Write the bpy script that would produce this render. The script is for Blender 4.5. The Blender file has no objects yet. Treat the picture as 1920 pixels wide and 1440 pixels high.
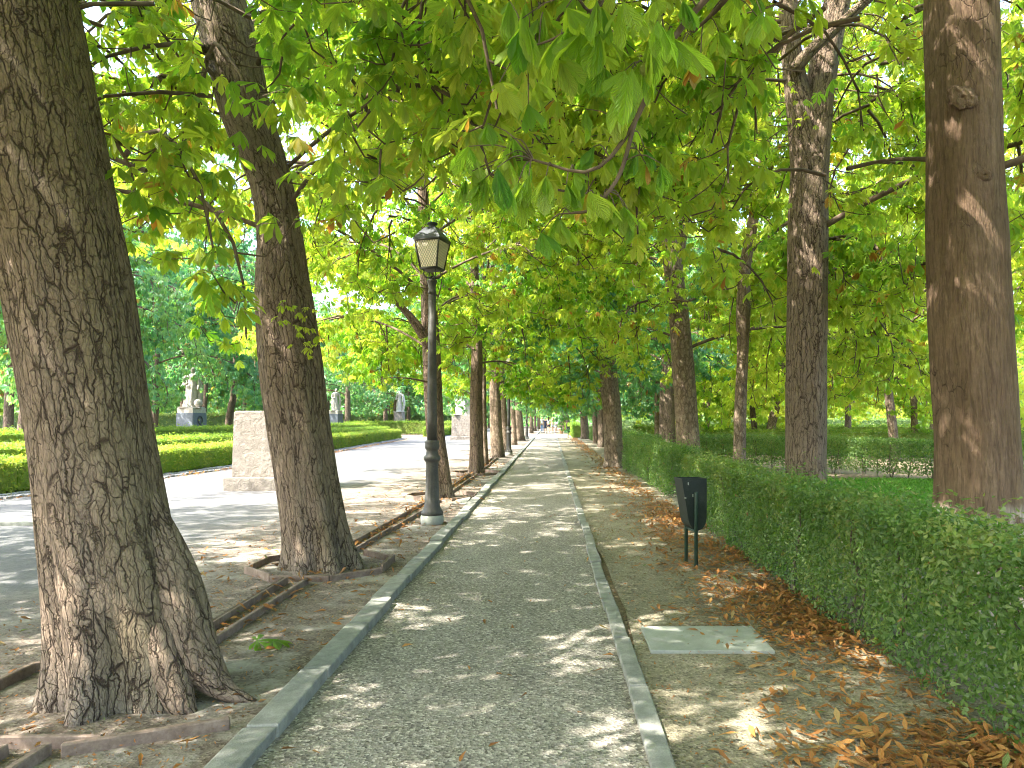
import bpy, bmesh, math, random
import numpy as np
from mathutils import Vector, noise as mnoise
random.seed(5)
RNG = np.random.default_rng(11)
SC = bpy.context.scene
COL = SC.collection
R = math.radians
F, VX, VY, H = 1400.0, 1033.0, 786.0, 1.5      # focal length in photo pixels, vanishing point, eye height


def P(x, y, d):
    """a point seen at photo pixel x, y and standing d metres ahead"""
    return np.array([(x - VX) / F * d, d, H - (y - VY) / F * d])


# ---------------------------------------------------------------- object helpers
def tag(o, label=None, cat=None, group=None, kind=None):
    if label: o['label'] = label
    if cat: o['category'] = cat
    if group: o['group'] = group
    if kind: o['kind'] = kind
    return o


def empty(name, loc=(0, 0, 0), rz=0.0):
    o = bpy.data.objects.new(name, None)
    o.empty_display_size = 0.2
    o.location = loc
    o.rotation_euler = (0, 0, rz)
    COL.objects.link(o)
    return o


def link_mesh(name, me, parent=None, loc=None):
    o = bpy.data.objects.new(name, me)
    COL.objects.link(o)
    if parent is not None: o.parent = parent
    if loc is not None: o.location = loc
    return o


def copy_tree(o, parent=None):
    c = o.copy()
    COL.objects.link(c)
    if parent is not None: c.parent = parent
    for ch in list(o.children):
        copy_tree(ch, c)
    return c


class MB:
    """numpy mesh collector: triangles, material index, a 'tone' float and a 'co' vector per vertex"""
    def __init__(self):
        self.V, self.T, self.M, self.tone, self.co, self.n = [], [], [], [], [], 0

    def add(self, V, T, mat=0, tone=0.0, co=None):
        V = np.asarray(V, dtype=np.float32).reshape(-1, 3)
        T = np.asarray(T, dtype=np.int32).reshape(-1, 3)
        self.V.append(V); self.T.append(T + self.n)
        self.M.append(np.full(len(T), mat, np.int32))
        t = np.empty(len(V), np.float32); t[:] = tone
        self.tone.append(t)
        self.co.append(V if co is None else np.asarray(co, np.float32).reshape(-1, 3))
        self.n += len(V)
        return self

    def mesh(self, name, mats, smooth=True):
        V = np.concatenate(self.V); T = np.concatenate(self.T)
        me = bpy.data.meshes.new(name)
        me.vertices.add(len(V)); me.vertices.foreach_set('co', V.ravel())
        me.loops.add(len(T) * 3); me.loops.foreach_set('vertex_index', T.ravel())
        me.polygons.add(len(T))
        me.polygons.foreach_set('loop_start', np.arange(0, len(T) * 3, 3, dtype=np.int32))
        me.polygons.foreach_set('material_index', np.concatenate(self.M))
        me.polygons.foreach_set('use_smooth', np.full(len(T), smooth, dtype=bool))
        a = me.attributes.new('tone', 'FLOAT', 'POINT'); a.data.foreach_set('value', np.concatenate(self.tone))
        a = me.attributes.new('co', 'FLOAT_VECTOR', 'POINT'); a.data.foreach_set('vector', np.concatenate(self.co).ravel())
        for m in (mats if isinstance(mats, (list, tuple)) else [mats]): me.materials.append(m)
        me.update(); me.validate()
        return me

    def build(self, name, mats, parent=None, smooth=True, loc=None):
        return link_mesh(name, self.mesh(name, mats, smooth), parent, loc)


def tube_arrays(pts, rad, k=6, shape=None, cap=False):
    pts = np.asarray(pts, float); m = len(pts)
    rad = np.asarray(rad, float)
    tan = np.gradient(pts, axis=0)
    tan /= np.linalg.norm(tan, axis=1)[:, None] + 1e-9
    ref = np.array([1.0, 0, 0]) if abs(tan[0][0]) < 0.8 else np.array([0, 1.0, 0])
    A = np.cross(tan, ref); A = np.cross(A, tan)
    A /= np.linalg.norm(A, axis=1)[:, None] + 1e-9
    B = np.cross(tan, A)
    a = np.arange(k) * 2 * np.pi / k
    ca, sa = np.cos(a), np.sin(a)
    rr = rad[:, None] * (np.ones((m, k)) if shape is None else shape)
    V = pts[:, None, :] + rr[..., None] * (ca[None, :, None] * A[:, None, :] + sa[None, :, None] * B[:, None, :])
    idx = np.arange(m * k).reshape(m, k)
    nx = np.roll(idx, -1, axis=1)
    q0, q1, q2, q3 = idx[:-1], nx[:-1], nx[1:], idx[1:]
    T = np.concatenate([np.stack([q0, q1, q2], -1).reshape(-1, 3), np.stack([q0, q2, q3], -1).reshape(-1, 3)])
    V = V.reshape(-1, 3)
    if cap:
        c = len(V)
        V = np.concatenate([V, pts[:1], pts[-1:]])
        T = np.concatenate([T, np.stack([nx[0], idx[0], np.full(k, c)], -1), np.stack([idx[-1], nx[-1], np.full(k, c + 1)], -1)])
    return V, T


def smooth_path(pts, n):
    """Catmull-Rom through pts (any column count), n samples"""
    pts = np.asarray(pts, float)
    m = len(pts)
    ext = np.vstack([2 * pts[0] - pts[1], pts, 2 * pts[-1] - pts[-2]])
    out = []
    for u in np.linspace(0, m - 1, n):
        i = min(int(u), m - 2); t = u - i
        p0, p1, p2, p3 = ext[i], ext[i + 1], ext[i + 2], ext[i + 3]
        out.append(0.5 * ((2 * p1) + (-p0 + p2) * t + (2 * p0 - 5 * p1 + 4 * p2 - p3) * t * t + (-p0 + 3 * p1 - 3 * p2 + p3) * t ** 3))
    return np.array(out)


# hard-surface helper on bmesh
class BM:
    def __init__(self): self.b = bmesh.new()

    def box(self, x0, x1, y0, y1, z0, z1, bev=0.0, jit=0.0):
        r = bmesh.ops.create_cube(self.b, size=1.0)
        vs = r['verts']
        for v in vs:
            v.co = Vector(((x0 + x1) / 2 + v.co.x * (x1 - x0) + random.uniform(-jit, jit),
                           (y0 + y1) / 2 + v.co.y * (y1 - y0) + random.uniform(-jit, jit),
                           (z0 + z1) / 2 + v.co.z * (z1 - z0) + random.uniform(-jit, jit)))
        if bev:
            es = list({e for v in vs for e in v.link_edges})
            bmesh.ops.bevel(self.b, geom=es, offset=bev, segments=2, affect='EDGES', profile=0.6)
        return self

    def board(self, p, q, th, z0, z1, bev=0.006, jit=0.004):
        """upright plank from p to q (xy)"""
        p = Vector((p[0], p[1])); q = Vector((q[0], q[1]))
        d = (q - p); L = d.length; d /= L; n = Vector((-d.y, d.x)) * th / 2
        r = bmesh.ops.create_cube(self.b, size=1.0)
        for v in r['verts']:
            b = (p if v.co.x < 0 else q) + (n if v.co.y > 0 else -n)
            v.co = Vector((b.x + random.uniform(-jit, jit), b.y + random.uniform(-jit, jit), (z1 if v.co.z > 0 else z0) + random.uniform(-jit, jit)))
        es = list({e for v in r['verts'] for e in v.link_edges})
        bmesh.ops.bevel(self.b, geom=es, offset=bev, segments=1, affect='EDGES')
        return self

    def lathe(self, prof, k=24, cx=0, cy=0, rot=0.0, shape=None):
        rings = []
        for (r, z) in prof:
            ring = []
            for i in range(k):
                a = 2 * math.pi * i / k + rot
                rr = r * (shape(a, z) if shape else 1)
                ring.append(self.b.verts.new((cx + rr * math.cos(a), cy + rr * math.sin(a), z)))
            rings.append(ring)
        for a, b in zip(rings[:-1], rings[1:]):
            for i in range(k):
                f = self.b.faces.new((a[i], a[(i + 1) % k], b[(i + 1) % k], b[i])); f.smooth = k > 8
        self.b.faces.new(list(reversed(rings[0]))); self.b.faces.new(rings[-1])
        return self

    def tube(self, pts, rad, k=8):
        V, T = tube_arrays(pts, rad, k, cap=True)
        vs = [self.b.verts.new(v) for v in V]
        for t in T:
            try:
                f = self.b.faces.new([vs[i] for i in t]); f.smooth = True
            except ValueError: pass
        return self

    def build(self, name, mat, parent=None, loc=None):
        me = bpy.data.meshes.new(name)
        self.b.normal_update()
        self.b.to_mesh(me); self.b.free()
        me.materials.append(mat)
        return link_mesh(name, me, parent, loc)


# ---------------------------------------------------------------- materials
class NT:
    def __init__(self, name, disp=False):
        self.m = bpy.data.materials.new(name); self.m.use_nodes = True
        self.t = self.m.node_tree; self.t.nodes.clear()
        self.out = self.t.nodes.new('ShaderNodeOutputMaterial')

    def n(self, kind, **kw):
        nd = self.t.nodes.new('ShaderNode' + kind)
        for k, v in kw.items():
            if k in nd.inputs and not hasattr(nd, k): nd.inputs[k].default_value = v
            elif hasattr(nd, k): setattr(nd, k, v)
            else: nd.inputs[k].default_value = v
        return nd

    def l(self, a, b): self.t.links.new(a, b)

    def obj(self): return self.n('TexCoord').outputs['Object']

    def attr(self, name): return self.n('Attribute', attribute_name=name)

    def map(self, vec, scale=(1, 1, 1), loc=(0, 0, 0)):
        mp = self.n('Mapping'); mp.inputs['Scale'].default_value = scale; mp.inputs['Location'].default_value = loc
        self.l(vec, mp.inputs['Vector']); return mp.outputs[0]

    def noise(self, vec, scale, detail=3.0, rough=0.55, dist=0.0):
        nd = self.n('TexNoise'); nd.inputs['Scale'].default_value = scale; nd.inputs['Detail'].default_value = detail
        nd.inputs['Roughness'].default_value = rough; nd.inputs['Distortion'].default_value = dist
        self.l(vec, nd.inputs['Vector']); return nd

    def vor(self, vec, scale, feature='F1', rand=1.0):
        nd = self.n('TexVoronoi', feature=feature); nd.inputs['Scale'].default_value = scale; nd.inputs['Randomness'].default_value = rand
        self.l(vec, nd.inputs['Vector']); return nd

    def ramp(self, fac, stops, interp='LINEAR'):
        nd = self.n('ValToRGB'); cr = nd.color_ramp; cr.interpolation = interp
        while len(cr.elements) < len(stops): cr.elements.new(0.5)
        for e, (p, c) in zip(cr.elements, stops):
            e.position = p; e.color = (c[0], c[1], c[2], 1) if not isinstance(c, (int, float)) else (c, c, c, 1)
        self.l(fac, nd.inputs[0]); return nd.outputs[0]

    def math(self, op, a, b=None, clamp=False):
        nd = self.n('Math', operation=op, use_clamp=clamp)
        for i, v in enumerate((a, b)):
            if v is None: continue
            if isinstance(v, (int, float)): nd.inputs[i].default_value = v
            else: self.l(v, nd.inputs[i])
        return nd.outputs[0]

    def mix(self, fac, a, b, mode='MIX'):
        nd = self.n('Mix', data_type='RGBA', blend_type=mode, clamp_factor=True)
        for i, v in ((0, fac), (6, a), (7, b)):
            if isinstance(v, (int, float)): nd.inputs[i].default_value = v
            elif isinstance(v, tuple): nd.inputs[i].default_value = (*v, 1)
            else: self.l(v, nd.inputs[i])
        return nd.outputs[2]

    def vadd(self, a, b, scale):
        sc = self.n('VectorMath', operation='SCALE'); self.l(b, sc.inputs[0]); sc.inputs['Scale'].default_value = scale
        ad = self.n('VectorMath', operation='ADD'); self.l(a, ad.inputs[0]); self.l(sc.outputs[0], ad.inputs[1]); return ad.outputs[0]

    def bump(self, h, strength=0.5, dist=0.01, normal=None):
        nd = self.n('Bump'); nd.inputs['Strength'].default_value = strength; nd.inputs['Distance'].default_value = dist
        self.l(h, nd.inputs['Height'])
        if normal is not None: self.l(normal, nd.inputs['Normal'])
        return nd.outputs[0]

    def principled(self, col, rough=0.8, spec=0.3, normal=None, metal=0.0):
        nd = self.n('BsdfPrincipled')
        if isinstance(col, tuple): nd.inputs['Base Color'].default_value = (*col, 1)
        else: self.l(col, nd.inputs['Base Color'])
        if isinstance(rough, (int, float)): nd.inputs['Roughness'].default_value = rough
        else: self.l(rough, nd.inputs['Roughness'])
        nd.inputs['Specular IOR Level'].default_value = spec
        nd.inputs['Metallic'].default_value = metal
        if normal is not None: self.l(normal, nd.inputs['Normal'])
        return nd.outputs[0]

    def done(self, sh):
        self.l(sh, self.out.inputs['Surface']); return self.m


def leaf_material(name, stops, tstops, under=(0.34, 0.37, 0.11), trans=0.58, vein=False, objvar=0.25, rough=0.5, spec=0.3):
    t = NT(name)
    tone = t.attr('tone').outputs['Fac']
    oi = t.n('ObjectInfo').outputs['Random']
    tone2 = t.math('ADD', tone, t.math('MULTIPLY', t.math('SUBTRACT', oi, 0.5), objvar))
    # scorched leaflets keep their brown whatever the tree's own tint
    lo = t.math('MINIMUM', tone2, 0.86)
    sel = t.math('GREATER_THAN', tone, 0.88)
    tt = t.math('ADD', t.math('MULTIPLY', sel, tone), t.math('MULTIPLY', t.math('SUBTRACT', 1.0, sel), t.math('MAXIMUM', lo, 0.0)))
    col = t.ramp(tt, stops); tr = t.ramp(tt, tstops)
    back = t.n('NewGeometry').outputs['Backfacing']
    colb = t.mix(t.math('MULTIPLY', t.math('SUBTRACT', 1.0, back), 0.8), col, under)
    nrm = None
    if vein:
        co = t.attr('co').outputs['Vector']
        sp = t.n('SeparateXYZ'); t.l(co, sp.inputs[0])
        au = t.math('ABSOLUTE', sp.outputs[0])
        ph = t.math('SUBTRACT', t.math('MULTIPLY', sp.outputs[1], 66.0), t.math('MULTIPLY', au, 20.0))
        w = t.math('SINE', ph)
        mid = t.math('LESS_THAN', au, 0.07)
        nrm = t.bump(t.math('ADD', w, t.math('MULTIPLY', mid, 2.0)), 0.55, 0.004)
        vm = t.math('MULTIPLY', t.math('GREATER_THAN', w, 0.6), 0.35)
        vm = t.math('MAXIMUM', vm, t.math('MULTIPLY', mid, 0.5))
        colb = t.mix(vm, colb, (0.2, 0.27, 0.08)); tr = t.mix(t.math('MULTIPLY', vm, 0.6), tr, (0.12, 0.2, 0.03))
    pr = t.principled(colb, rough, spec, nrm)
    tb = t.n('BsdfTranslucent'); t.l(tr, tb.inputs['Color'])
    if nrm is not None: t.l(nrm, tb.inputs['Normal'])
    mx = t.n('MixShader'); mx.inputs[0].default_value = trans
    t.l(pr, mx.inputs[1]); t.l(tb.outputs[0], mx.inputs[2])
    return t.done(mx.outputs[0])


G = [(0.0, (0.06, 0.145, 0.022)), (0.45, (0.125, 0.21, 0.028)), (0.86, (0.22, 0.275, 0.04)), (0.90, (0.26, 0.22, 0.03)), (0.95, (0.34, 0.16, 0.03)), (1.0, (0.26, 0.09, 0.02))]
GT = [(0.0, (0.25, 0.60, 0.025)), (0.45, (0.54, 0.79, 0.035)), (0.86, (0.84, 0.90, 0.07)), (0.90, (0.75, 0.6, 0.05)), (0.95, (0.75, 0.38, 0.04)), (1.0, (0.55, 0.2, 0.03))]
M = {}
M['leaf'] = leaf_material('chestnut_leaf', G, GT, vein=True, objvar=0.3)
M['leaf_far'] = leaf_material('far_leaf', G, GT, objvar=0.4)
BL = [(0.0, (0.07, 0.16, 0.095)), (0.45, (0.115, 0.22, 0.12)), (0.86, (0.17, 0.26, 0.09)), (0.90, (0.2, 0.2, 0.04)), (0.95, (0.26, 0.15, 0.04)), (1.0, (0.19, 0.08, 0.03))]
BLT = [(0.0, (0.10, 0.38, 0.10)), (0.45, (0.2, 0.52, 0.10)), (0.86, (0.4, 0.65, 0.08)), (0.90, (0.55, 0.5, 0.06)), (0.95, (0.5, 0.28, 0.05)), (1.0, (0.30, 0.11, 0.03))]
M['leaf_blue'] = leaf_material('dark_bluish_leaf', BL, BLT, under=(0.16, 0.23, 0.13), objvar=0.4, rough=0.38, spec=0.6)
M['hedge'] = leaf_material('privet_leaf', [(0.0, (0.028, 0.058, 0.020)), (0.6, (0.085, 0.135, 0.040)), (0.86, (0.17, 0.215, 0.07)), (0.95, (0.16, 0.15, 0.04)), (1.0, (0.2, 0.1, 0.03))],
                           [(0.0, (0.10, 0.30, 0.02)), (0.6, (0.24, 0.46, 0.03)), (0.86, (0.34, 0.5, 0.04)), (0.95, (0.4, 0.4, 0.05)), (1.0, (0.3, 0.12, 0.02))],
                           under=(0.10, 0.15, 0.07), trans=0.35, objvar=0.1, rough=0.42, spec=0.32)
M['box'] = leaf_material('box_leaf', [(0.0, (0.06, 0.12, 0.015)), (0.5, (0.13, 0.20, 0.02)), (0.86, (0.24, 0.26, 0.04)), (0.95, (0.28, 0.23, 0.06)), (1.0, (0.26, 0.16, 0.05))],
                         [(0.0, (0.16, 0.36, 0.02)), (0.5, (0.32, 0.50, 0.03)), (0.86, (0.55, 0.6, 0.06)), (0.95, (0.5, 0.42, 0.08)), (1.0, (0.4, 0.22, 0.05))],
                         under=(0.2, 0.22, 0.06), trans=0.4, objvar=0.1, rough=0.55)
M['grass'] = leaf_material('lawn_blade', [(0.0, (0.06, 0.16, 0.02)), (0.6, (0.11, 0.24, 0.03)), (0.86, (0.12, 0.22, 0.03)), (1.0, (0.2, 0.19, 0.06))],
                           [(0.0, (0.1, 0.36, 0.03)), (0.6, (0.18, 0.46, 0.03)), (0.86, (0.3, 0.5, 0.05)), (1.0, (0.4, 0.36, 0.1))], under=(0.07, 0.17, 0.03), trans=0.35, objvar=0)
M['dry'] = leaf_material('dry_leaf', [(0.0, (0.17, 0.058, 0.02)), (0.4, (0.36, 0.125, 0.03)), (0.7, (0.46, 0.22, 0.065)), (0.87, (0.36, 0.24, 0.10)), (0.93, (0.26, 0.24, 0.06)), (1.0, (0.11, 0.15, 0.05))],
                         [(0.0, (0.16, 0.05, 0.015)), (0.4, (0.34, 0.12, 0.03)), (0.7, (0.45, 0.2, 0.05)), (0.87, (0.4, 0.26, 0.08)), (1.0, (0.2, 0.3, 0.06))], under=(0.34, 0.19, 0.09), trans=0.2, vein=True, objvar=0, rough=0.6)


def bark_material(name, base, dark, pale, cell=(15, 15, 4.6), crack=0.05, strength=1.0, moss=0.35, smooth=False, paleamt=0.35):
    t = NT(name)
    co = t.attr('co').outputs['Vector']
    n1 = t.noise(co, 5.0, 4, 0.6)
    wob = t.vadd(co, n1.outputs['Color'], 0.07)
    wob = t.vadd(wob, t.noise(co, 26.0, 3, 0.6).outputs['Color'], 0.022)
    n_big = t.noise(t.map(co, (1, 1, 0.5)), 2.2, 4, 0.6).outputs['Fac']
    n_fine = t.noise(t.map(co, (1, 1, 0.35)), 70, 4, 0.65).outputs['Fac']
    v = t.vor(t.map(wob, cell), 1.0, 'DISTANCE_TO_EDGE').outputs['Distance']
    v2 = t.vor(t.map(wob, (cell[0] * 2.3, cell[1] * 2.3, cell[2] * 3.2)), 1.0, 'DISTANCE_TO_EDGE').outputs['Distance']
    msk = t.ramp(t.noise(t.map(co, (1, 1, 0.45)), 9, 3, 0.6).outputs['Fac'], [(0.34, 0.0), (0.56, 1.0)])
    if smooth:
        lines = t.noise(t.map(co, (1, 1, 0.11)), 48, 4, 0.65, 0.8).outputs['Fac']
        cr = t.ramp(lines, [(0.36, 0.0), (0.54, 1.0)])
        cr2 = t.ramp(v, [(0.0, 0.0), (crack, 1.0)])
        cr2 = t.mix(t.ramp(n_big, [(0.54, 0.0), (0.64, 1.0)]), (1.0, 1.0, 1.0), cr2)
        hgt = t.math('ADD', t.math('MULTIPLY', cr, 0.25), t.math('MULTIPLY', cr2, 0.6))
        crack_f = t.math('MULTIPLY', t.math('ADD', t.math('MULTIPLY', cr, 0.5), 0.5), cr2)
    else:
        # tall plates parted by dark upright fissures, split again by finer, fainter cross cracks
        vl = t.vor(t.map(wob, (cell[0], cell[1], cell[2] * 0.55)), 1.0, 'DISTANCE_TO_EDGE').outputs['Distance']
        vs_ = t.vor(t.map(wob, (cell[0] * 1.15, cell[1] * 1.15, cell[2] * 1.7), (3.1, 1.7, 0.4)), 1.0, 'DISTANCE_TO_EDGE').outputs['Distance']
        m1 = t.ramp(t.noise(t.map(co, (1, 1, 0.4)), 6.5, 3, 0.6).outputs['Fac'], [(0.36, 0.1), (0.50, 1.0)])
        m2 = t.ramp(t.noise(co, 11, 3, 0.6).outputs['Fac'], [(0.40, 0.0), (0.52, 0.9)])
        c0 = t.mix(m1, (1.0, 1.0, 1.0), t.ramp(vl, [(0.0, 0.0), (crack * 0.4, 0.35), (crack * 1.0, 1.0)]))
        c1 = t.mix(m2, (1.0, 1.0, 1.0), t.ramp(vs_, [(0.0, 0.2), (crack * 0.6, 1.0)]))
        c2 = t.ramp(v2, [(0.0, 0.8), (0.07, 1.0)])
        crack_f = t.math('MULTIPLY', t.math('MULTIPLY', c0, c1), c2)
        hgt = t.math('ADD', t.math('MULTIPLY', crack_f, 0.9), t.math('MULTIPLY', t.ramp(vl, [(0.0, 0.0), (0.25, 1.0)]), 0.25))
    hgt2 = t.math('ADD', t.math('MULTIPLY', hgt, 1.0), t.math('MULTIPLY', n_fine, 0.55))
    hgt2 = t.math('ADD', hgt2, t.math('MULTIPLY', n_big, 0.4))
    plate = t.mix(t.ramp(n_big, [(0.35, 0.0), (0.7, 1.0)]), base, tuple(min(1, c * 0.72) for c in base))
    plate = t.mix(t.math('MULTIPLY', t.ramp(t.noise(co, 14, 3).outputs['Fac'], [(0.5, 0.0), (0.72, 1.0)]), paleamt), plate, pale)
    plate = t.mix(t.math('MULTIPLY', t.ramp(n_fine, [(0.35, 0.0), (0.65, 1.0)]), 0.5), plate, tuple(c * 0.55 for c in base))
    # old algae on one flank of the trunk
    sp = t.n('SeparateXYZ'); t.l(co, sp.inputs[0])
    flank = t.ramp(t.math('ADD', t.math('MULTIPLY', sp.outputs[0], 1.6), t.math('MULTIPLY', t.math('SUBTRACT', n_big, 0.5), 0.9)), [(0.05, 0.0), (0.35, 1.0)])
    plate = t.mix(t.math('MULTIPLY', flank, moss), plate, (0.10, 0.095, 0.035))
    # pale dusty foot
    foot = t.ramp(t.math('ADD', sp.outputs[2], t.math('MULTIPLY', n_big, 0.5)), [(0.25, 1.0), (0.75, 0.0)])
    plate = t.mix(t.math('MULTIPLY', foot, 0.5), plate, (0.28, 0.245, 0.205))
    if smooth:
        # brown weathered streaks, and a pale patch near the foot where bark has come away
        st = t.ramp(t.noise(t.map(co, (1, 1, 0.16), (4, 1, 0)), 5.5, 4, 0.6).outputs['Fac'], [(0.47, 0.0), (0.6, 1.0)])
        plate = t.mix(t.math('MULTIPLY', st, 0.45), plate, (0.085, 0.052, 0.032))
        lowz = t.ramp(sp.outputs[2], [(0.9, 1.0), (1.7, 0.0)])
        pt = t.ramp(t.noise(co, 7, 4, 0.65).outputs['Fac'], [(0.46, 0.0), (0.58, 1.0)])
        plate = t.mix(t.math('MULTIPLY', t.math('MULTIPLY', pt, lowz), 0.75), plate, (0.46, 0.39, 0.32))
    col = t.mix(crack_f, dark, plate)
    nrm = t.bump(hgt2, strength, 0.028)
    return t.done(t.principled(col, 0.9, 0.15, nrm))


M['bark'] = bark_material('chestnut_bark', (0.265, 0.195, 0.143), (0.055, 0.038, 0.027), (0.36, 0.285, 0.215), cell=(21, 21, 5.5), crack=0.06, strength=1.0)
M['bark_fine'] = bark_material('fine_bark', (0.22, 0.155, 0.11), (0.05, 0.035, 0.025), (0.30, 0.235, 0.175), cell=(22, 22, 8), crack=0.08, strength=0.9, moss=0.3)
M['bark_smooth'] = bark_material('smooth_bark', (0.185, 0.122, 0.080), (0.035, 0.022, 0.014), (0.28, 0.205, 0.145), cell=(17, 17, 6), crack=0.05, strength=0.7, moss=0.2, smooth=True, paleamt=0.3)
M['bark_far'] = bark_material('far_bark', (0.18, 0.135, 0.10), (0.06, 0.045, 0.035), (0.26, 0.21, 0.16), cell=(12, 12, 5), crack=0.12, strength=0.7)
M['bark_spot'] = bark_material('dappled_bark', (0.25, 0.185, 0.13), (0.09, 0.065, 0.045), (0.40, 0.33, 0.25), cell=(14, 14, 9), crack=0.15, strength=0.6, moss=0.25, paleamt=0.6)


def twig_mat():
    t = NT('twig_bark'); o = t.obj()
    return t.done(t.principled(t.ramp(t.noise(o, 9, 3).outputs['Fac'], [(0.3, (0.06, 0.043, 0.03)), (0.7, (0.16, 0.115, 0.08))]), 0.85, 0.2))


M['twig'] = twig_mat()


def ground_mat(name, cols, scale=6.0, speck=(0.5, 0.4), speckscale=140, bump=0.4, dust=None, bd=0.006, green=None):
    t = NT(name); o = t.obj()
    big = t.noise(o, scale * 0.12, 5, 0.6).outputs['Fac']
    mid = t.noise(o, scale, 5, 0.65).outputs['Fac']
    fin = t.noise(o, speckscale, 3, 0.7).outputs['Fac']
    v = t.vor(o, speckscale * 0.55, 'F1')
    f = t.math('ADD', t.math('MULTIPLY', big, 0.55), t.math('MULTIPLY', mid, 0.45))
    col = t.ramp(f, [(0.34, cols[0]), (0.5, cols[1]), (0.66, cols[2])])
    sp = t.n('SeparateXYZ'); t.l(v.outputs['Color'], sp.inputs[0])
    col = t.mix(t.math('MULTIPLY', t.ramp(sp.outputs[0], [(0.55, 0.0), (0.95, 1.0)]), speck[0]), col, tuple(min(1, c * 1.75) for c in cols[2]))
    col = t.mix(t.math('MULTIPLY', t.ramp(sp.outputs[1], [(0.6, 0.0), (0.95, 1.0)]), speck[1]), col, tuple(c * 0.35 for c in cols[0]))
    if dust:
        dm = t.ramp(t.noise(o, 1.1, 5, 0.65).outputs['Fac'], [(0.5, 0.0), (0.66, 1.0)])
        col = t.mix(t.math('MULTIPLY', dm, 0.65), col, dust)
    h = t.math('ADD', t.math('MULTIPLY', fin, 0.6), t.math('MULTIPLY', v.outputs['Distance'], 0.9))
    h = t.math('ADD', h, t.math('MULTIPLY', mid, 1.3))
    return t, col, t.bump(h, bump, bd), o


t, c, n, o = ground_mat('path_gravel', [(0.135, 0.122, 0.102), (0.19, 0.173, 0.145), (0.245, 0.226, 0.192)], 4, (0.8, 0.7), 135, 0.8, bd=0.008)
M['path'] = t.done(t.principled(c, 0.92, 0.2, n))
t, c, n, o = ground_mat('dirt', [(0.125, 0.107, 0.074), (0.19, 0.167, 0.118), (0.25, 0.222, 0.16)], 5, (0.4, 0.6), 120, 0.7, dust=(0.29, 0.265, 0.2), bd=0.01)
M['dirt'] = t.done(t.principled(c, 0.95, 0.15, n))
t, c, n, o = ground_mat('earth', [(0.10, 0.08, 0.055), (0.15, 0.115, 0.08), (0.20, 0.16, 0.11)], 5, (0.3, 0.4), 100, 0.6)
M['earth'] = t.done(t.principled(c, 0.95, 0.15, n))


def promenade_mat():
    t, sand, n, o = ground_mat('promenade_sand', [(0.078, 0.078, 0.079), (0.103, 0.103, 0.104), (0.13, 0.13, 0.131)], 1.5, (0.15, 0.2), 60, 0.25)
    # brown earth and bits of bark trodden into the strip where the trees stand
    sp = t.n('SeparateXYZ'); t.l(o, sp.inputs[0])
    big = t.noise(o, 0.8, 5, 0.65).outputs['Fac']
    mid = t.noise(o, 6, 5, 0.7).outputs['Fac']
    soil = t.ramp(mid, [(0.3, (0.082, 0.064, 0.052)), (0.5, (0.135, 0.11, 0.09)), (0.7, (0.20, 0.17, 0.142))])
    sv = t.vor(o, 70, 'F1'); ss = t.n('SeparateXYZ'); t.l(sv.outputs['Color'], ss.inputs[0])
    soil = t.mix(t.math('MULTIPLY', t.ramp(ss.outputs[0], [(0.7, 0.0), (0.95, 1.0)]), 0.6), soil, (0.28, 0.24, 0.19))
    soil = t.mix(t.math('MULTIPLY', t.ramp(ss.outputs[1], [(0.7, 0.0), (0.95, 1.0)]), 0.7), soil, (0.05, 0.035, 0.025))
    dm = t.ramp(t.noise(o, 1.6, 5, 0.65).outputs['Fac'], [(0.50, 0.0), (0.62, 1.0)])
    soil = t.mix(t.math('MULTIPLY', dm, 0.7), soil, (0.30, 0.28, 0.25))
    e = t.math('ADD', sp.outputs[0], t.math('MULTIPLY', t.math('SUBTRACT', big, 0.5), 3.0))
    f = t.ramp(t.math('MULTIPLY', t.math('ADD', e, 5.6), 0.4), [(0.25, 0.0), (0.85, 1.0)])
    nn = t.bump(t.math('ADD', mid, t.math('MULTIPLY', sv.outputs['Distance'], 0.5)), 0.55, 0.012, n)
    return t.done(t.principled(t.mix(f, sand, soil), 0.95, 0.15, nn))


M['promenade'] = promenade_mat()


def stone(name, a, b, c, scale=8, bump=0.4, bd=0.01, rough=0.85, fine=60):
    t = NT(name); o = t.obj()
    x = t.noise(o, scale, 6, 0.65).outputs['Fac']; y = t.noise(o, fine, 3, 0.7).outputs['Fac']
    col = t.ramp(t.math('ADD', t.math('MULTIPLY', x, 0.7), t.math('MULTIPLY', y, 0.3)), [(0.33, a), (0.5, b), (0.66, c)])
    nrm = t.bump(t.math('ADD', x, t.math('MULTIPLY', y, 0.4)), bump, bd)
    return t.done(t.principled(col, rough, 0.25, nrm))


M['kerb'] = stone('kerb_granite', (0.12, 0.122, 0.108), (0.19, 0.192, 0.172), (0.27, 0.27, 0.245), 9, 0.8, 0.01, fine=130)
M['pedestal'] = stone('rough_limestone', (0.15, 0.13, 0.112), (0.205, 0.18, 0.157), (0.28, 0.25, 0.222), 9, 1.0, 0.06, fine=40)
M['granite'] = stone('grey_granite', (0.09, 0.105, 0.13), (0.125, 0.145, 0.175), (0.17, 0.19, 0.22), 14, 0.3)
M['statue'] = stone('statue_limestone', (0.28, 0.255, 0.22), (0.37, 0.345, 0.305), (0.46, 0.435, 0.395), 7, 0.4)
M['slab'] = stone('concrete_slab', (0.19, 0.20, 0.175), (0.25, 0.26, 0.23), (0.31, 0.32, 0.285), 5, 0.25, 0.004, fine=110)
M['cobble'] = stone('edging_cobble', (0.17, 0.165, 0.165), (0.25, 0.24, 0.235), (0.34, 0.32, 0.30), 5, 0.6, 0.02)
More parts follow.
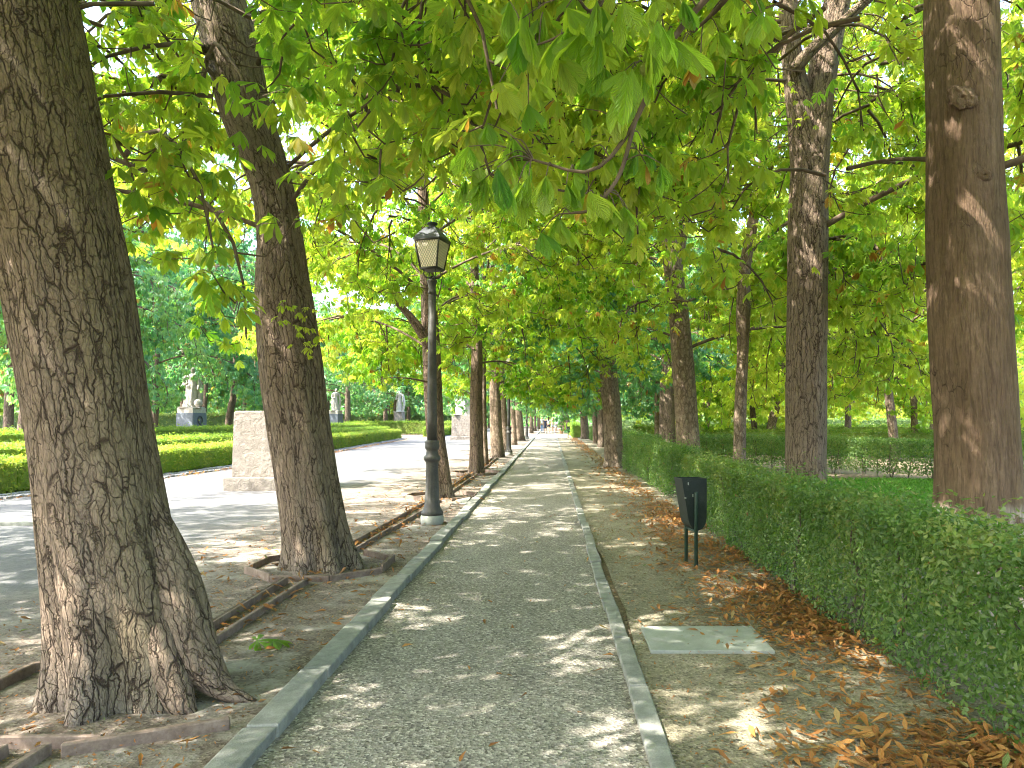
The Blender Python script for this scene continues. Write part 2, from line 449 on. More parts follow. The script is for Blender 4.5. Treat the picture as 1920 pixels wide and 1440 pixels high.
M['board'] = stone('edging_wood', (0.10, 0.072, 0.055), (0.165, 0.12, 0.095), (0.24, 0.185, 0.15), 11, 0.5, 0.006)
M['iron'] = stone('lamp_iron', (0.035, 0.034, 0.030), (0.055, 0.053, 0.047), (0.085, 0.080, 0.070), 6, 0.2, 0.004, 0.55)
M['iron_dark'] = stone('lamp_roof_iron', (0.03, 0.036, 0.042), (0.045, 0.052, 0.06), (0.07, 0.078, 0.085), 8, 0.2, 0.004, 0.5)
M['bin'] = stone('bin_paint', (0.008, 0.012, 0.010), (0.014, 0.020, 0.017), (0.03, 0.037, 0.03), 5, 0.15, 0.003, 0.45)
M['bin_post'] = stone('bin_post_paint', (0.012, 0.028, 0.020), (0.022, 0.045, 0.032), (0.04, 0.06, 0.045), 5, 0.15, 0.003, 0.45)
M['wood'] = stone('bench_wood', (0.08, 0.05, 0.03), (0.13, 0.08, 0.05), (0.2, 0.13, 0.08), 12)
M['terracotta'] = stone('terracotta', (0.32, 0.17, 0.09), (0.42, 0.24, 0.13), (0.5, 0.32, 0.2), 6)


def glass_mat():
    """wire-mesh glass of the lantern: pale diffusing pane with a diagonal grid"""
    t = NT('lantern_glass'); co = t.attr('co').outputs['Vector']
    sp = t.n('SeparateXYZ'); t.l(co, sp.inputs[0])
    a = t.math('SINE', t.math('MULTIPLY', t.math('ADD', sp.outputs[0], t.math('MULTIPLY', sp.outputs[1], 0.62)), 165.0))
    b = t.math('SINE', t.math('MULTIPLY', t.math('SUBTRACT', sp.outputs[0], t.math('MULTIPLY', sp.outputs[1], 0.62)), 165.0))
    g = t.math('MAXIMUM', t.math('GREATER_THAN', a, 0.93), t.math('GREATER_THAN', b, 0.93))
    col = t.mix(g, (0.95, 0.85, 0.72), (0.15, 0.12, 0.095))
    pr = t.principled(col, 0.25, 0.5)
    tb = t.n('BsdfTranslucent'); t.l(t.mix(g, (0.92, 0.84, 0.72), (0.06, 0.05, 0.035)), tb.inputs['Color'])
    mx = t.n('MixShader'); mx.inputs[0].default_value = 0.35
    t.l(pr, mx.inputs[1]); t.l(tb.outputs[0], mx.inputs[2])
    return t.done(mx.outputs[0])


M['glass'] = glass_mat()


def plain(name, col, rough=0.8):
    t = NT(name); o = t.obj()
    x = t.noise(o, 14, 3).outputs['Fac']
    return t.done(t.principled(t.ramp(x, [(0.3, tuple(c * 0.8 for c in col)), (0.7, tuple(min(1, c * 1.15) for c in col))]), rough, 0.25))


M['skin'] = plain('skin', (0.42, 0.26, 0.19), 0.55)

# ---------------------------------------------------------------- leaves
PROF = {2: [(0.40, 0.09), (0.72, 0.165)], 1: [(0.62, 0.18)], 4: [(0.25, 0.075), (0.5, 0.145), (0.74, 0.19), (0.90, 0.115)]}


def leaflets(mb, p, d, s, n, L, lod=2, curl=0.18, fold=0.25, tone=0.4, mat=0, wide=1.0):
    """p base, d along, s sideways, n normal (N,3); L length (N)"""
    N = len(p)
    rows = PROF[lod]
    tt = [(0.0, 0.0, 0.0)]
    for (t, w) in rows: tt += [(t, -1.0, w), (t, 0.0, w), (t, 1.0, w)] if lod > 1 else [(t, -1.0, w), (t, 1.0, w)]
    tt.append((1.0, 0.0, 0.0))
    tt = np.array(tt)
    K = len(tt)
    curl = np.broadcast_to(curl, (N,)); Lc = L[:, None]
    V = np.empty((N, K, 3), np.float32)
    t_, u_, w_ = tt[:, 0], tt[:, 1], tt[:, 2] * wide
    V = (p[:, None, :] + d[:, None, :] * (t_[None, :] * Lc)[..., None] + s[:, None, :] * (u_ * w_)[None, :, None] * Lc[..., None]
         + n[:, None, :] * ((np.abs(u_) * w_ * fold)[None, :] * Lc - curl[:, None] * (t_ ** 2)[None, :] * Lc)[..., None])
    if lod > 1:
        nr = len(rows); T = [(0, 2, 1), (0, 3, 2)]
        for r in range(nr - 1):
            a = 1 + 3 * r; b = a + 3
            T += [(a, a + 1, b + 1), (a, b + 1, b), (a + 1, a + 2, b + 2), (a + 1, b + 2, b + 1)]
        a = 1 + 3 * (nr - 1); e = K - 1
        T += [(a, a + 1, e), (a + 1, a + 2, e)]
    else:
        T = [(0, 3, 1), (0, 2, 3)]
    T = np.array(T)
    TT = (T[None] + (np.arange(N) * K)[:, None, None]).reshape(-1, 3)
    tone = np.repeat(np.broadcast_to(tone, (N,)), K)
    co = np.zeros((N, K, 3), np.float32)
    co[:, :, 0] = u_; co[:, :, 1] = t_ * 0.85
    mb.add(V.reshape(-1, 3), TT, mat, tone, co.reshape(-1, 3))


def norm(a): return a / (np.linalg.norm(a, axis=-1, keepdims=True) + 1e-9)


ANG = np.radians([0, -38, 38, -76, 76, -118, 118]); LEN = np.array([1.0, 0.95, 0.95, 0.78, 0.78, 0.52, 0.52])


def palmate(mb, rng, p, f, n, size, lod=2, tone=None, droop=(0.25, 0.95), mat=0):
    """horse-chestnut leaves: seven leaflets fanning from the end of the leaf stalk"""
    N = len(p)
    if N == 0: return
    f = norm(f - n * np.sum(f * n, -1, keepdims=True)); s = np.cross(n, f)
    nl = 7 if lod > 1 else 5
    dr = rng.uniform(droop[0], droop[1], N)
    for i in range(nl):
        a = ANG[i] + rng.normal(0, 0.07, N)
        h = np.cos(a)[:, None] * f + np.sin(a)[:, None] * s
        dd = dr + rng.normal(0, 0.12, N)
        di = h * np.cos(dd)[:, None] - n * np.sin(dd)[:, None]
        ni = n * np.cos(dd)[:, None] + h * np.sin(dd)[:, None]
        si = np.cross(ni, di)
        L = size * LEN[i] * rng.uniform(0.85, 1.1, N)
        tn = tone + rng.normal(0, 0.05, N)
        tn = np.where(tone > 0.88, np.clip(tn, 0.885, 1), np.clip(tn, 0, 0.86))
        br = rng.random(N) < 0.009
        tn = np.where(br, rng.uniform(0.89, 1.0, N), tn)
        leaflets(mb, p, di, si, ni, L, lod, rng.uniform(0.02, 0.3, N), 0.28, tn, mat)


def gen_crown(seed, axis, Rr=4.2, zlo=2.7, ztop=9.5, nlimb=10, nsec=14, nter=8, nleaf=8, size=0.17, lean=(0, 0), rlimb=0.042):
    """branching skeleton; returns tubes [(pts, radii, sides)] and leaf arrays p, f, n, height fraction"""
    rng = np.random.default_rng(seed)
    tubes, LP, LF, LN = [], [], [], []
    golden = 2.39996
    a0 = rng.uniform(0, 6.28)
    for i in range(nlimb):
        fr = i / (nlimb - 1)
        az = a0 + golden * i + rng.normal(0, 0.2)
        z0 = zlo + (ztop - zlo) * 0.55 * fr ** 0.9 + rng.normal(0, 0.1)
        e0 = R(24 + 46 * fr + rng.normal(0, 6))
        L = Rr * (1.2 - 0.12 * fr) * rng.uniform(0.85, 1.1)
        x0, y0 = axis(z0)
        pts = [np.array([x0, y0, z0])]
        m = 8; st = L / (m - 1)
        for j in range(1, m):
            t = j / (m - 1)
            e = e0 - R(62 - 22 * fr) * t ** 1.2
            az += rng.normal(0, 0.07)
            pts.append(pts[-1] + st * np.array([math.cos(az) * math.cos(e) + lean[0] * t, math.sin(az) * math.cos(e) + lean[1] * t, math.sin(e)]))
        pts = np.array(pts)
        rad = np.linspace(rlimb * rng.uniform(0.7, 1.0), 0.015, m)
        tubes.append((pts, rad, 7))
        for j in range(nsec):
            t = 0.22 + 0.78 * (j + rng.random() * 0.8) / nsec
            k = min(int(t * (m - 1)), m - 2); u = t * (m - 1) - k
            b = pts[k] * (1 - u) + pts[k + 1] * u
            dv = norm(pts[k + 1] - pts[k])
            azl = math.atan2(dv[1], dv[0]); el = math.asin(max(-1, min(1, dv[2])))
            azs = azl + (1 if j % 2 else -1) * R(rng.uniform(28, 80)) * (1 - 0.4 * (t > 0.9))
            es = el * 0.6 + R(rng.uniform(-12, 28))
            Ls = Rr * rng.uniform(0.24, 0.46) * (1.15 - 0.35 * t)
            q = [b]; ms = 6
            for jj in range(1, ms):
                tt = jj / (ms - 1)
                e = es - R(85) * tt ** 1.2 * (1.0 - 0.6 * fr)
                azs += rng.normal(0, 0.12)
                q.append(q[-1] + Ls / (ms - 1) * np.array([math.cos(azs) * math.cos(e), math.sin(azs) * math.cos(e), math.sin(e)]))
            q = np.array(q)
            tubes.append((q, np.linspace(0.022, 0.007, ms), 4))
            for l in range(nter):
                t2 = 0.15 + 0.85 * (l + rng.random()) / nter
                k = min(int(t2 * (ms - 1)), ms - 2); u = t2 * (ms - 1) - k
                b2 = q[k] * (1 - u) + q[k + 1] * u
                dv = norm(q[k + 1] - q[k])
                azt = math.atan2(dv[1], dv[0]) + rng.normal(0, 0.9)
                et = R(rng.uniform(-55, 35))
                Lt = rng.uniform(0.25, 0.75)
                w = [b2]
                for jj in range(1, 4):
                    e = et + (R(-30) if jj == 1 else R(12 * jj))
                    w.append(w[-1] + Lt / 3 * np.array([math.cos(azt) * math.cos(e), math.sin(azt) * math.cos(e), math.sin(e)]))
                w = np.array(w)
                tubes.append((w, np.array([0.009, 0.007, 0.006, 0.004]), 3))
                for g in range(nleaf if fr < 0.5 else max(3, int(nleaf * 0.55))):
                    t3 = 1.0 if g < 2 else rng.uniform(0.25, 1.0)
                    k = min(int(t3 * 3), 2); u = t3 * 3 - k
                    b3 = w[k] * (1 - u) + w[k + 1] * u
                    ap = azt + rng.uniform(-1, 1) * 2.4
                    pd = np.array([math.cos(ap), math.sin(ap), rng.uniform(-0.35, 0.55)])
                    pl = rng.uniform(0.07, 0.17)
                    LP.append(b3 + pd * pl); LF.append([pd[0], pd[1], rng.uniform(-0.5, 0.1)])
                    LN.append([rng.normal(0, 0.33) + 0.25 * pd[0], rng.normal(0, 0.33) + 0.25 * pd[1], 1.0])
                    if lodp and g < 3: tubes.append((np.array([b3, b3 + pd * pl]), np.array([0.0025, 0.002]), 3))
    return tubes, np.array(LP), norm(np.array(LF)), norm(np.array(LN)), rng


lodp = False


def crown_mb(seed, axis, keep=None, origin=(0, 0, 0), lod=2, tone0=0.42, tspread=0.36, brown=0.008, patch=0.0, petioles=False, **kw):
    global lodp
    lodp = petioles
    tubes, p, f, n, rng = gen_crown(seed, axis, **kw)
    mb = MB()
    org = np.array(origin, float)
    for (pts, rad, k) in tubes:
        if keep is not None:
            if k < 7:
                if not keep(pts[-1:] + org, rng)[0]: continue
            else:
                q = smooth_path(np.column_stack([pts, rad]), 25)
                bad = np.flatnonzero(~keep(q[:, :3] + org, rng)[3:])
                e = 3 + bad[0] if len(bad) else 25
                if e < 5: continue
                pts, rad = q[:e, :3], q[:e, 3] * (1.0 if e == 25 else np.linspace(1.0, 0.15, e))
        V, T = tube_arrays(pts, rad, k)
        mb.add(V, T, 1, 0.5)
    if keep is not None:
        m = keep(p + org, rng); p, f, n = p[m], f[m], n[m]
    N = len(p)
    size = kw.get('size', 0.17)
    # whole sprays share a tint; scorched leaves come in groups
    ph = p * 0.9
    cl = np.array([mnoise.noise(Vector(map(float, q))) for q in ph])
    tone = np.clip(tone0 + cl * 0.45 + rng.normal(0, tspread * 0.6, N), 0.0, 0.86)
    bm = rng.random(N) < brown * (1 + 7 * np.clip(np.array([mnoise.noise(Vector(map(float, q + 31.0))) for q in p * 0.55]) - 0.12, 0, 1))
    tone = np.where(bm, rng.uniform(0.885, 1.0, N), tone)
    palmate(mb, rng, p, f, n, size * rng.uniform(0.7, 1.15, N), lod, tone)
    return mb, N


# what the gardeners keep clear: sight lines round the lamp, the trunks and under the crowns
ENV1 = np.array([(-400, 500), (120, 430), (190, 430), (260, 480), (300, 500), (360, 600), (420, 670), (490, 655), (600, 520), (650, 420), (740, 340), (860, 310), (900, 310), (1000, 340), (1100, 390), (1200, 450), (1300, 500), (1400, 560), (1480, 620), (1600, 640), (1740, 560), (1880, 700), (2300, 720)], float)
ENV3 = np.array([(-400, 740), (560, 715), (860, 735), (1000, 755), (1100, 765), (1300, 760), (2300, 800)], float)
ENV2 = np.array([(-400, 640), (300, 560), (480, 660), (600, 690), (700, 715), (790, 728), (830, 690), (870, 640), (900, 640), (1000, 560), (1100, 600), (1180, 690), (1240, 745), (1330, 745), (1480, 790), (2300, 790)], float)
def L1edge(y): return np.interp(y, [0, 480, 800, 1200, 1340], [130, 232, 275, 350, 460])
def L2mid(y): return np.interp(y, [0, 120, 230, 330, 430, 560, 700, 850, 1062], [410, 440, 462, 505, 525, 533, 548, 570, 603])


def keep(W, rng):
    d = W[:, 1]
    dd = np.maximum(d, 0.15)
    x = VX + F * W[:, 0] / dd; y = VY - F * (W[:, 2] - H) / dd
    r = rng.random(len(W))
    ok = np.linalg.norm(W - np.array([0, 0, H]), axis=1) > 2.0
    infr = (d > 0.15) & (x > -250) & (x < 2170) & (y > -260) & (y < 1700)
    ok &= ~(infr & (d < 3.7))
    ok &= ~(infr & (d < 10.95) & (x > 745) & (x < 868) & (y > 392))
    ok &= ~(infr & (d < 4.7) & (x < L1edge(y) + 22))
    w2 = 66.0
    ok &= ~(infr & (d < 7.9) & (np.abs(x - L2mid(y)) < w2) & ((y > 430) | (y < 140) | (r > 0.22)))
    ok &= ~(infr & (d < 12) & (y > np.interp(x, ENV1[:, 0], ENV1[:, 1]) + (r - 0.5) * 50))
    ok &= ~(infr & (d >= 12) & (d < 20) & (y > np.interp(x, ENV2[:, 0], ENV2[:, 1]) + (r - 0.5) * 30))
    ok &= ~(infr & (d >= 20) & (d < 45) & (y > np.interp(x, ENV3[:, 0], ENV3[:, 1]) + (r - 0.5) * 16))
    ok &= ~(infr & (d < 9.9) & (x > 1440) & (x < np.where(y < 220, 1655, 1588)) & (y > -60) & (r > 0.025))
    ok &= ~(infr & (d < 6.3) & (x > 1700) & (x < 1912) & (r > 0.02))
    ok &= ~(infr & (d < 13.4) & (x > 1368) & (x < 1436) & (y > 395) & (r > 0.15))
    ok &= ~(infr & (d < 17.3) & (x > 1210) & (x < 1325) & (y > 390) & (r > 0.22))
    return ok


# ---------------------------------------------------------------- trunks
def trunk_mb(mb, pts, rad, k=40, n=60, flare=0.42, lobes=5, rough=0.06, seed=0, mat=0, base=True):
    """pts local (z up), radii; ridged, with root flare"""
    full = smooth_path(np.column_stack([pts, rad]), n)
    pp, rr = full[:, :3], full[:, 3]
    a = np.arange(k) * 2 * np.pi / k
    sh = np.ones((n, k))
    rs = np.random.default_rng(seed); ph = rs.uniform(0, 6.28, 4)
    for i in range(n):
        z = pp[i, 2]
        fl = flare * math.exp(-max(z, 0) / 0.22) if base else 0
        lb = (0.5 * math.exp(-max(z, 0) / 0.30) * 0.36 + 0.035) if base else 0.03
        for j in range(k):
            q = Vector((math.cos(a[j]) * 1.3 + seed, math.sin(a[j]) * 1.3, z * 0.8))
            q2 = Vector((math.cos(a[j]) * 5.0 + seed, math.sin(a[j]) * 5.0, z * 2.2))
            sh[i, j] = 1 + fl + lb * math.sin(lobes * a[j] + ph[0] + 0.5 * math.sin(2 * a[j] + ph[1])) + rough * mnoise.noise(q) + rough * 0.55 * mnoise.noise(q2)
    V, T = tube_arrays(pp, rr, k, sh, cap=True)
    co = np.empty_like(V)
    aa = np.tile(a, n); r0 = np.repeat(rr, k); s = np.concatenate([[0], np.cumsum(np.linalg.norm(np.diff(pp, axis=0), axis=1))])
    # 'co' : unrolled bark coordinates following the stem (x towards the viewer's right side)
    Vc = V[:n * k].reshape(n, k, 3) - pp[:, None, :]
    co[:n * k, 0] = Vc[:, :, 0].ravel(); co[:n * k, 1] = Vc[:, :, 1].ravel(); co[:n * k, 2] = np.repeat(s, k) if base else np.repeat(s + 3, k)
    co[n * k:] = co[0]
    co += 0.0
    mb.add(V, T, mat, 0.5, co)


def px_path(rows, d, base):
    """rows (x, y, width in photo pixels) at depth d -> local points and radii"""
    pts = np.array([P(x, y, d) - base for x, y, w in rows]); rad = np.array([w / F * d / 2 for x, y, w in rows])
    return pts, rad


def extend(pts, rad, ztop, r_end):
    v = pts[-1] - pts[-2]; v = v / (abs(v[2]) + 1e-6)
    dz = ztop - pts[-1][2]
    if dz <= 0.3: return pts, rad
    v = np.array([v[0] * 0.5, v[1], 1.0])
    ex = np.array([pts[-1] + v * dz * u for u in (0.35, 0.7, 1.0)])
    return np.vstack([pts, ex]), np.concatenate([rad, np.linspace(rad[-1], r_end, 4)[1:]])


def axis_of(pts):
    return lambda z: (float(np.interp(z, pts[:, 2], pts[:, 0])), float(np.interp(z, pts[:, 2], pts[:, 1])))


NTREE = [0]


def row_tree(label, rows, d, seed, bark='bark', ztop=8.5, k=40, n=60, crown=None, extra=None, flare=0.42, lobes=5, rough=0.06, yoff=None, group=None, name='chestnut_tree', leaf='leaf', **ckw):
    bx = (rows[0][0] - VX) / F * d
    base = np.array([bx, d, 0.0])
    t = empty(name, tuple(base))
    tag(t, label, 'tree', group)
    pts, rad = px_path(rows, d, base)
    pts[0][2] = -0.12
    pts, rad = extend(pts, rad, ztop * 0.72, rad[-1] * 0.35)
    mb = MB()
    trunk_mb(mb, pts, rad, k, n, flare, lobes, rough, seed)
    if extra: extra(mb, base)
    mb.build('trunk', M[bark], t)
    if crown is None:
        cm, N = crown_mb(seed, axis_of(pts), keep, base, ztop=ztop, **ckw)
        cm.build('crown', [M[leaf], M['twig']], t, smooth=True)
    else:
        ax = axis_of(pts)(3.0)
        c = link_mesh('crown', crown, t, (ax[0], ax[1], 0))
        c.rotation_euler = (0, 0, seed * 1.7)
        s = ckw.get('cscale', 1.0); c.scale = (s, s, s * ckw.get('czs', 1.35))
    return t


def limb(mb, rows, base, r=None, k=14, n=16, seed=3, mat=0):
    """rows of (x, y, width, depth)"""
    pts = np.array([P(x, y, dd) - base for x, y, w, dd in rows]); rad = np.array([w / F * dd / 2 for x, y, w, dd in rows])
    trunk_mb(mb, pts, rad, k, n, 0, 3, 0.05, seed, mat, base=False)


# shared crowns for trees farther off
CR = {}
zero = lambda z: (0.0, 0.0)
for nm, sd, kw, mat in [('a', 101, dict(Rr=4.3, ztop=9.5, zlo=2.9, nlimb=14, nsec=13, nter=8, nleaf=7, tone0=0.55), 'leaf_far'), ('b', 102, dict(Rr=3.9, ztop=10.5, zlo=3.0, nlimb=15, nsec=13, nter=8, nleaf=7, tone0=0.35), 'leaf_far'),
                        ('c', 103, dict(Rr=4.6, ztop=9.0, zlo=2.7, nlimb=15, nsec=13, nter=8, nleaf=7, tone0=0.72, brown=0.012), 'leaf_far'),  # lighter yellow tone stands in for sunlight on the right grove's leaves
                        ('d', 104, dict(Rr=4.4, ztop=9.5, zlo=2.8, nlimb=15, nsec=13, nter=8, nleaf=7, tone0=0.35), 'leaf_blue'), ('e', 105, dict(Rr=4.0, ztop=10.0, zlo=2.6, nlimb=15, nsec=13, nter=8, nleaf=7, tone0=0.45, brown=0.012), 'leaf_blue')]:
    mb, N = crown_mb(sd, zero, None, lod=1, size=0.20, **kw)
    CR[nm] = mb.mesh('crown', [M[mat], M['twig']], smooth=False)

# ---------------------------------------------------------------- the avenue trees
def l1_extra(mb, base):
    dd = 4.02
    limb(mb, [(222, 820, 36, 4.12), (268, 950, 66, 4.12), (304, 1040, 86, 4.12), (334, 1120, 92, 4.08), (362, 1215, 84, dd), (395, 1268, 62, 4.0), (432, 1300, 34, 4.0), (480, 1318, 12, 4.0)], base, k=20, n=24, seed=8)
    limb(mb, [(265, 1080, 50, 4.08), (296, 1180, 76, 3.98), (322, 1270, 70, 3.92), (345, 1330, 46, 3.86), (372, 1352, 18, 3.86)], base, k=18, n=16, seed=9)


row_tree('thick leaning chestnut with deeply cracked bark, nearest trunk on the left', [(240, 1345, 232), (232, 1200, 228), (198, 1000, 212), (168, 800, 200), (138, 600, 204), (118, 480, 206), (72, 240, 204), (28, 0, 200)],
         4.1, 21, 'bark', 8.8, 72, 130, extra=l1_extra, flare=0.10, lobes=6, rough=0.05, Rr=4.7, zlo=2.9, nlimb=17, nsec=14, nter=8, nleaf=9, rlimb=0.026, tone0=0.55, brown=0.01, lean=(-0.16, 0.10), petioles=True)


def l2_extra(mb, base):
    limb(mb, [(420, 110, 26, 7.5), (370, 90, 20, 7.3), (330, 130, 16, 7.1), (250, 175, 11, 7.0)], base, seed=4)


row_tree('leaning chestnut that bends sharply left above, second trunk on the left', [(606, 1066, 128), (595, 1000, 114), (570, 850, 110), (548, 700, 114), (534, 560, 104), (525, 430, 80), (505, 330, 76), (462, 210, 92), (438, 100, 98), (410, 0, 95), (380, -120, 80)],
         7.6, 22, 'bark', 9.0, 60, 110, extra=l2_extra, flare=0.12, lobes=7, rough=0.05, Rr=4.8, zlo=2.5, nlimb=20, nsec=14, nter=8, nleaf=8, rlimb=0.03, tone0=0.6, brown=0.012, lean=(-0.12, 0.0), petioles=True)


def l3_extra(mb, base):
    limb(mb, [(806, 650, 20, 14.3), (780, 608, 17, 14.2), (757, 580, 13, 14.1), (735, 560, 11, 14.0), (700, 540, 8, 13.9)], base, seed=5)


row_tree('slim chestnut forking right behind the nearest lamp post', [(832, 931, 40), (825, 880, 36), (816, 800, 34), (809, 650, 34), (801, 520, 26), (795, 400, 22), (790, 280, 20)],
         14.4, 23, 'bark_fine', 12.5, 32, 50, extra=l3_extra, flare=0.15, Rr=4.7, rlimb=0.034, zlo=2.2, nlimb=21, nsec=14, nter=8, nleaf=8, tone0=0.58, brown=0.012, lod=2)
row_tree('straight chestnut hiding half of the sunlit statue', [(893, 888, 27), (893, 830, 25), (893, 750, 23), (894, 650, 21), (890, 540, 17)],
         20.6, 24, 'bark_fine', 12.5, 26, 36, flare=0.12, Rr=4.4, zlo=2.2, nlimb=18, nsec=14, nter=8, nleaf=8, tone0=0.42, brown=0.01, lod=1, leaf='leaf_far', size=0.19)
ROW = 'chestnuts in the row between path and promenade'
for lab, rows, d, cr, cs in [
    ('thin young chestnut standing just behind the straight trunk by the statue', [(910, 872, 12), (908, 800, 10), (907, 720, 9)], 24.4, 'b', 0.95),
    ('stout brown chestnut just left of the second lamp post', [(933, 857, 25), (930, 800, 23), (928, 740, 21)], 29.6, 'd', 1.0),
    ('chestnut half hidden behind the second lamp post', [(947, 848, 17), (944, 790, 15), (941, 730, 14)], 34.0, 'e', 0.95),
    ('thin chestnut just right of the second lamp post', [(965, 834, 10), (962, 780, 9), (960, 740, 8)], 43.7, 'd', 0.95),
    ('thick chestnut just left of the third lamp post', [(976, 826, 18), (972, 780, 16), (969, 740, 15)], 52.5, 'd', 1.0),
    ('slender chestnut in front of the people, right of the third lamp post', [(997, 812, 7), (996, 780, 6), (996, 750, 6)], 80.0, 'e', 1.0),
    ('slender chestnut left of the fourth lamp post, near the people', [(1003, 808, 6), (1003, 780, 5), (1002, 755, 5)], 95.0, 'd', 1.05),
    ('last visible chestnut of the left row beside the people', [(1010, 805, 6), (1010, 780, 5), (1010, 760, 5)], 110.0, 'b', 1.1)]:
    if d < 40:
        row_tree(lab, rows, d, int(d), 'bark_spot', 11, 18, 20, group=ROW, flare=0.12, leaf='leaf_blue' if cr == 'd' else 'leaf_far', Rr=4.2 * cs, zlo=2.9, nlimb=15, nsec=12, nter=7, nleaf=7, tone0=0.45, lod=1, size=0.2)
        continue
    row_tree(lab, rows, d, int(d), 'bark_spot' if d < 60 else 'bark_far', 8.5, 18, 20, crown=CR[cr], group=ROW, flare=0.12, cscale=cs, czs=1.6 if d < 40 else 1.4)


def r1_extra(mb, base):
    # burr where a limb was sawn off long ago, and a callus lower down
    for (x, y, r) in [(1800, 185, 0.085), (1788, 175, 0.05), (1815, 190, 0.055), (1850, 560, 0.06), (1842, 330, 0.05)]:
        c = P(x, y, 5.8 - 0.235) - base
        n_, k_ = 12, 18
        th = np.linspace(0, np.pi, n_); ph = np.arange(k_) * 2 * np.pi / k_
        V = np.array([[c[0] + r * 1.3 * math.sin(a) * math.cos(b) * (1 + 0.25 * mnoise.noise(Vector((3 * a, 3 * b, x)))), c[1] - (0.016 + 0.012 * mnoise.noise(Vector((9 * r * math.sin(a) * math.cos(b) * 12, 9 * r * math.sin(a) * math.sin(b) * 12, x))) + 0.007 * math.sin(26 * math.sin(a))) * abs(math.cos(a)) ** 0.5 * (1 if math.cos(a) > 0 else -1) - 0.020, c[2] + r * math.sin(a) * math.sin(b) * (1 + 0.25 * mnoise.noise(Vector((3 * b, 2 * a, y))))] for a in th for b in ph])
        idx = np.arange(n_ * k_).reshape(n_, k_); nx = np.roll(idx, -1, 1)
        T = np.concatenate([np.stack([idx[:-1], nx[:-1], nx[1:]], -1).reshape(-1, 3), np.stack([idx[:-1], nx[1:], idx[1:]], -1).reshape(-1, 3)])
        co = V.copy(); co[:, 1] += 0.4
        mb.add(V, T, 0, 0.5, co)


row_tree('tall straight smooth-barked trunk with a knot, nearest trunk on the right', [(1834, 1150, 165), (1832, 970, 148), (1830, 850, 140), (1820, 650, 138), (1812, 480, 137), (1806, 250, 126), (1801, 0, 122)],
         5.8, 31, 'bark_smooth', 9.5, 64, 90, extra=r1_extra, flare=0.1, rough=0.05, Rr=4.6, rlimb=0.034, zlo=3.3, nlimb=16, nsec=14, nter=8, nleaf=8, tone0=0.42, brown=0.01, petioles=True)


def r2_extra(mb, base):
    limb(mb, [(1516, 330, 62, 9.35), (1503, 220, 52, 9.35), (1488, 130, 40, 9.3), (1480, 50, 36, 9.25), (1476, -40, 33, 9.2), (1465, -300, 22, 9.0)], base, k=24, n=30, seed=11)
    limb(mb, [(1490, 130, 26, 9.15), (1520, 95, 22, 9.05), (1562, 58, 20, 8.95), (1630, -4, 17, 8.8), (1720, -80, 12, 8.6)], base, seed=12)
    limb(mb, [(1478, 60, 10, 9.1), (1420, 95, 8, 9.0), (1370, 110, 7, 8.9), (1330, 150, 5, 8.8), (1300, 200, 4, 8.7)], base, seed=13)


row_tree('forked chestnut with two stems and a crossing limb, rising behind the near hedge', [(1514, 1012, 86), (1511, 890, 74), (1512, 750, 72), (1513, 600, 72), (1516, 400, 70), (1522, 290, 66), (1536, 180, 54), (1550, 90, 52), (1572, -10, 48), (1600, -130, 40)],
         9.35, 32, 'bark', 11, 44, 80, extra=r2_extra, flare=0.12, Rr=4.6, zlo=3.2, nlimb=16, nsec=14, nter=8, nleaf=8, tone0=0.5, brown=0.012, petioles=True)
row_tree('thin wavy young trunk between the forked tree and the bark-stripped one', [(1385, 946, 32), (1386, 860, 24), (1388, 760, 22), (1392, 660, 21), (1393, 590, 26), (1397, 500, 22), (1414, 400, 20), (1430, 300, 17), (1440, 200, 14)],
         13.1, 33, 'bark_spot', 8.0, 24, 60, flare=0.12, Rr=3.6, zlo=3.3, nlimb=12, nsec=14, nter=8, nleaf=8, tone0=0.6, brown=0.012)


def r4_extra(mb, base):
    limb(mb, [(1264, 560, 24, 17.1), (1272, 480, 22, 17.2), (1284, 410, 20, 17.2), (1300, 320, 16, 17.2)], base, seed=15)


row_tree('chestnut with a stripped bark scar leaning over the hedge end', [(1298, 909, 54), (1292, 850, 46), (1284, 720, 42), (1274, 600, 38), (1262, 500, 34), (1246, 410, 29), (1236, 320, 24)],
         17.0, 34, 'bark_spot', 12, 30, 50, extra=r4_extra, flare=0.12, Rr=4.4, zlo=2.8, nlimb=16, nsec=14, nter=8, nleaf=8, tone0=0.5, brown=0.008)
row_tree('stout dark chestnut standing against the far corner of the cut hedge', [(1153, 876, 42), (1150, 840, 36), (1147, 770, 34), (1141, 710, 34), (1137, 640, 28)],
         23.3, 35, 'bark_spot', 12, 24, 30, flare=0.1, Rr=4.2, zlo=2.7, nlimb=16, nsec=14, nter=8, nleaf=8, tone0=0.40, brown=0.01, lod=1, leaf='leaf_blue', size=0.19)
ROWR = 'chestnuts in the row along the right hedges'
for lab, rows, d, cr, cs in [
    ('dark chestnut close behind the stout one on the right', [(1130, 838, 17), (1128, 790, 15), (1126, 740, 14)], 40.0, 'd', 0.95),
    ('slim dark chestnut second behind the stout one on the right', [(1118, 832, 12), (1116, 790, 11), (1115, 750, 10)], 46.0, 'e', 0.9),
    ('chestnut growing beside the bright green cut hedge end', [(1098, 823, 17), (1095, 790, 14), (1091, 745, 13)], 57.0, 'd', 1.0),
    ('distant chestnut above the far end of the bright hedge', [(1067, 812, 9), (1064, 790, 8), (1061, 765, 7)], 80.0, 'd', 1.0),
    ('farthest right row chestnut over the bending person', [(1058, 806, 7), (1057, 785, 6), (1056, 765, 6)], 104.0, 'a', 1.1)]:
    row_tree(lab, rows, d, int(d) + 3, 'bark_far', 8.5, 18, 20, crown=CR[cr], group=ROWR, flare=0.12, cscale=cs)

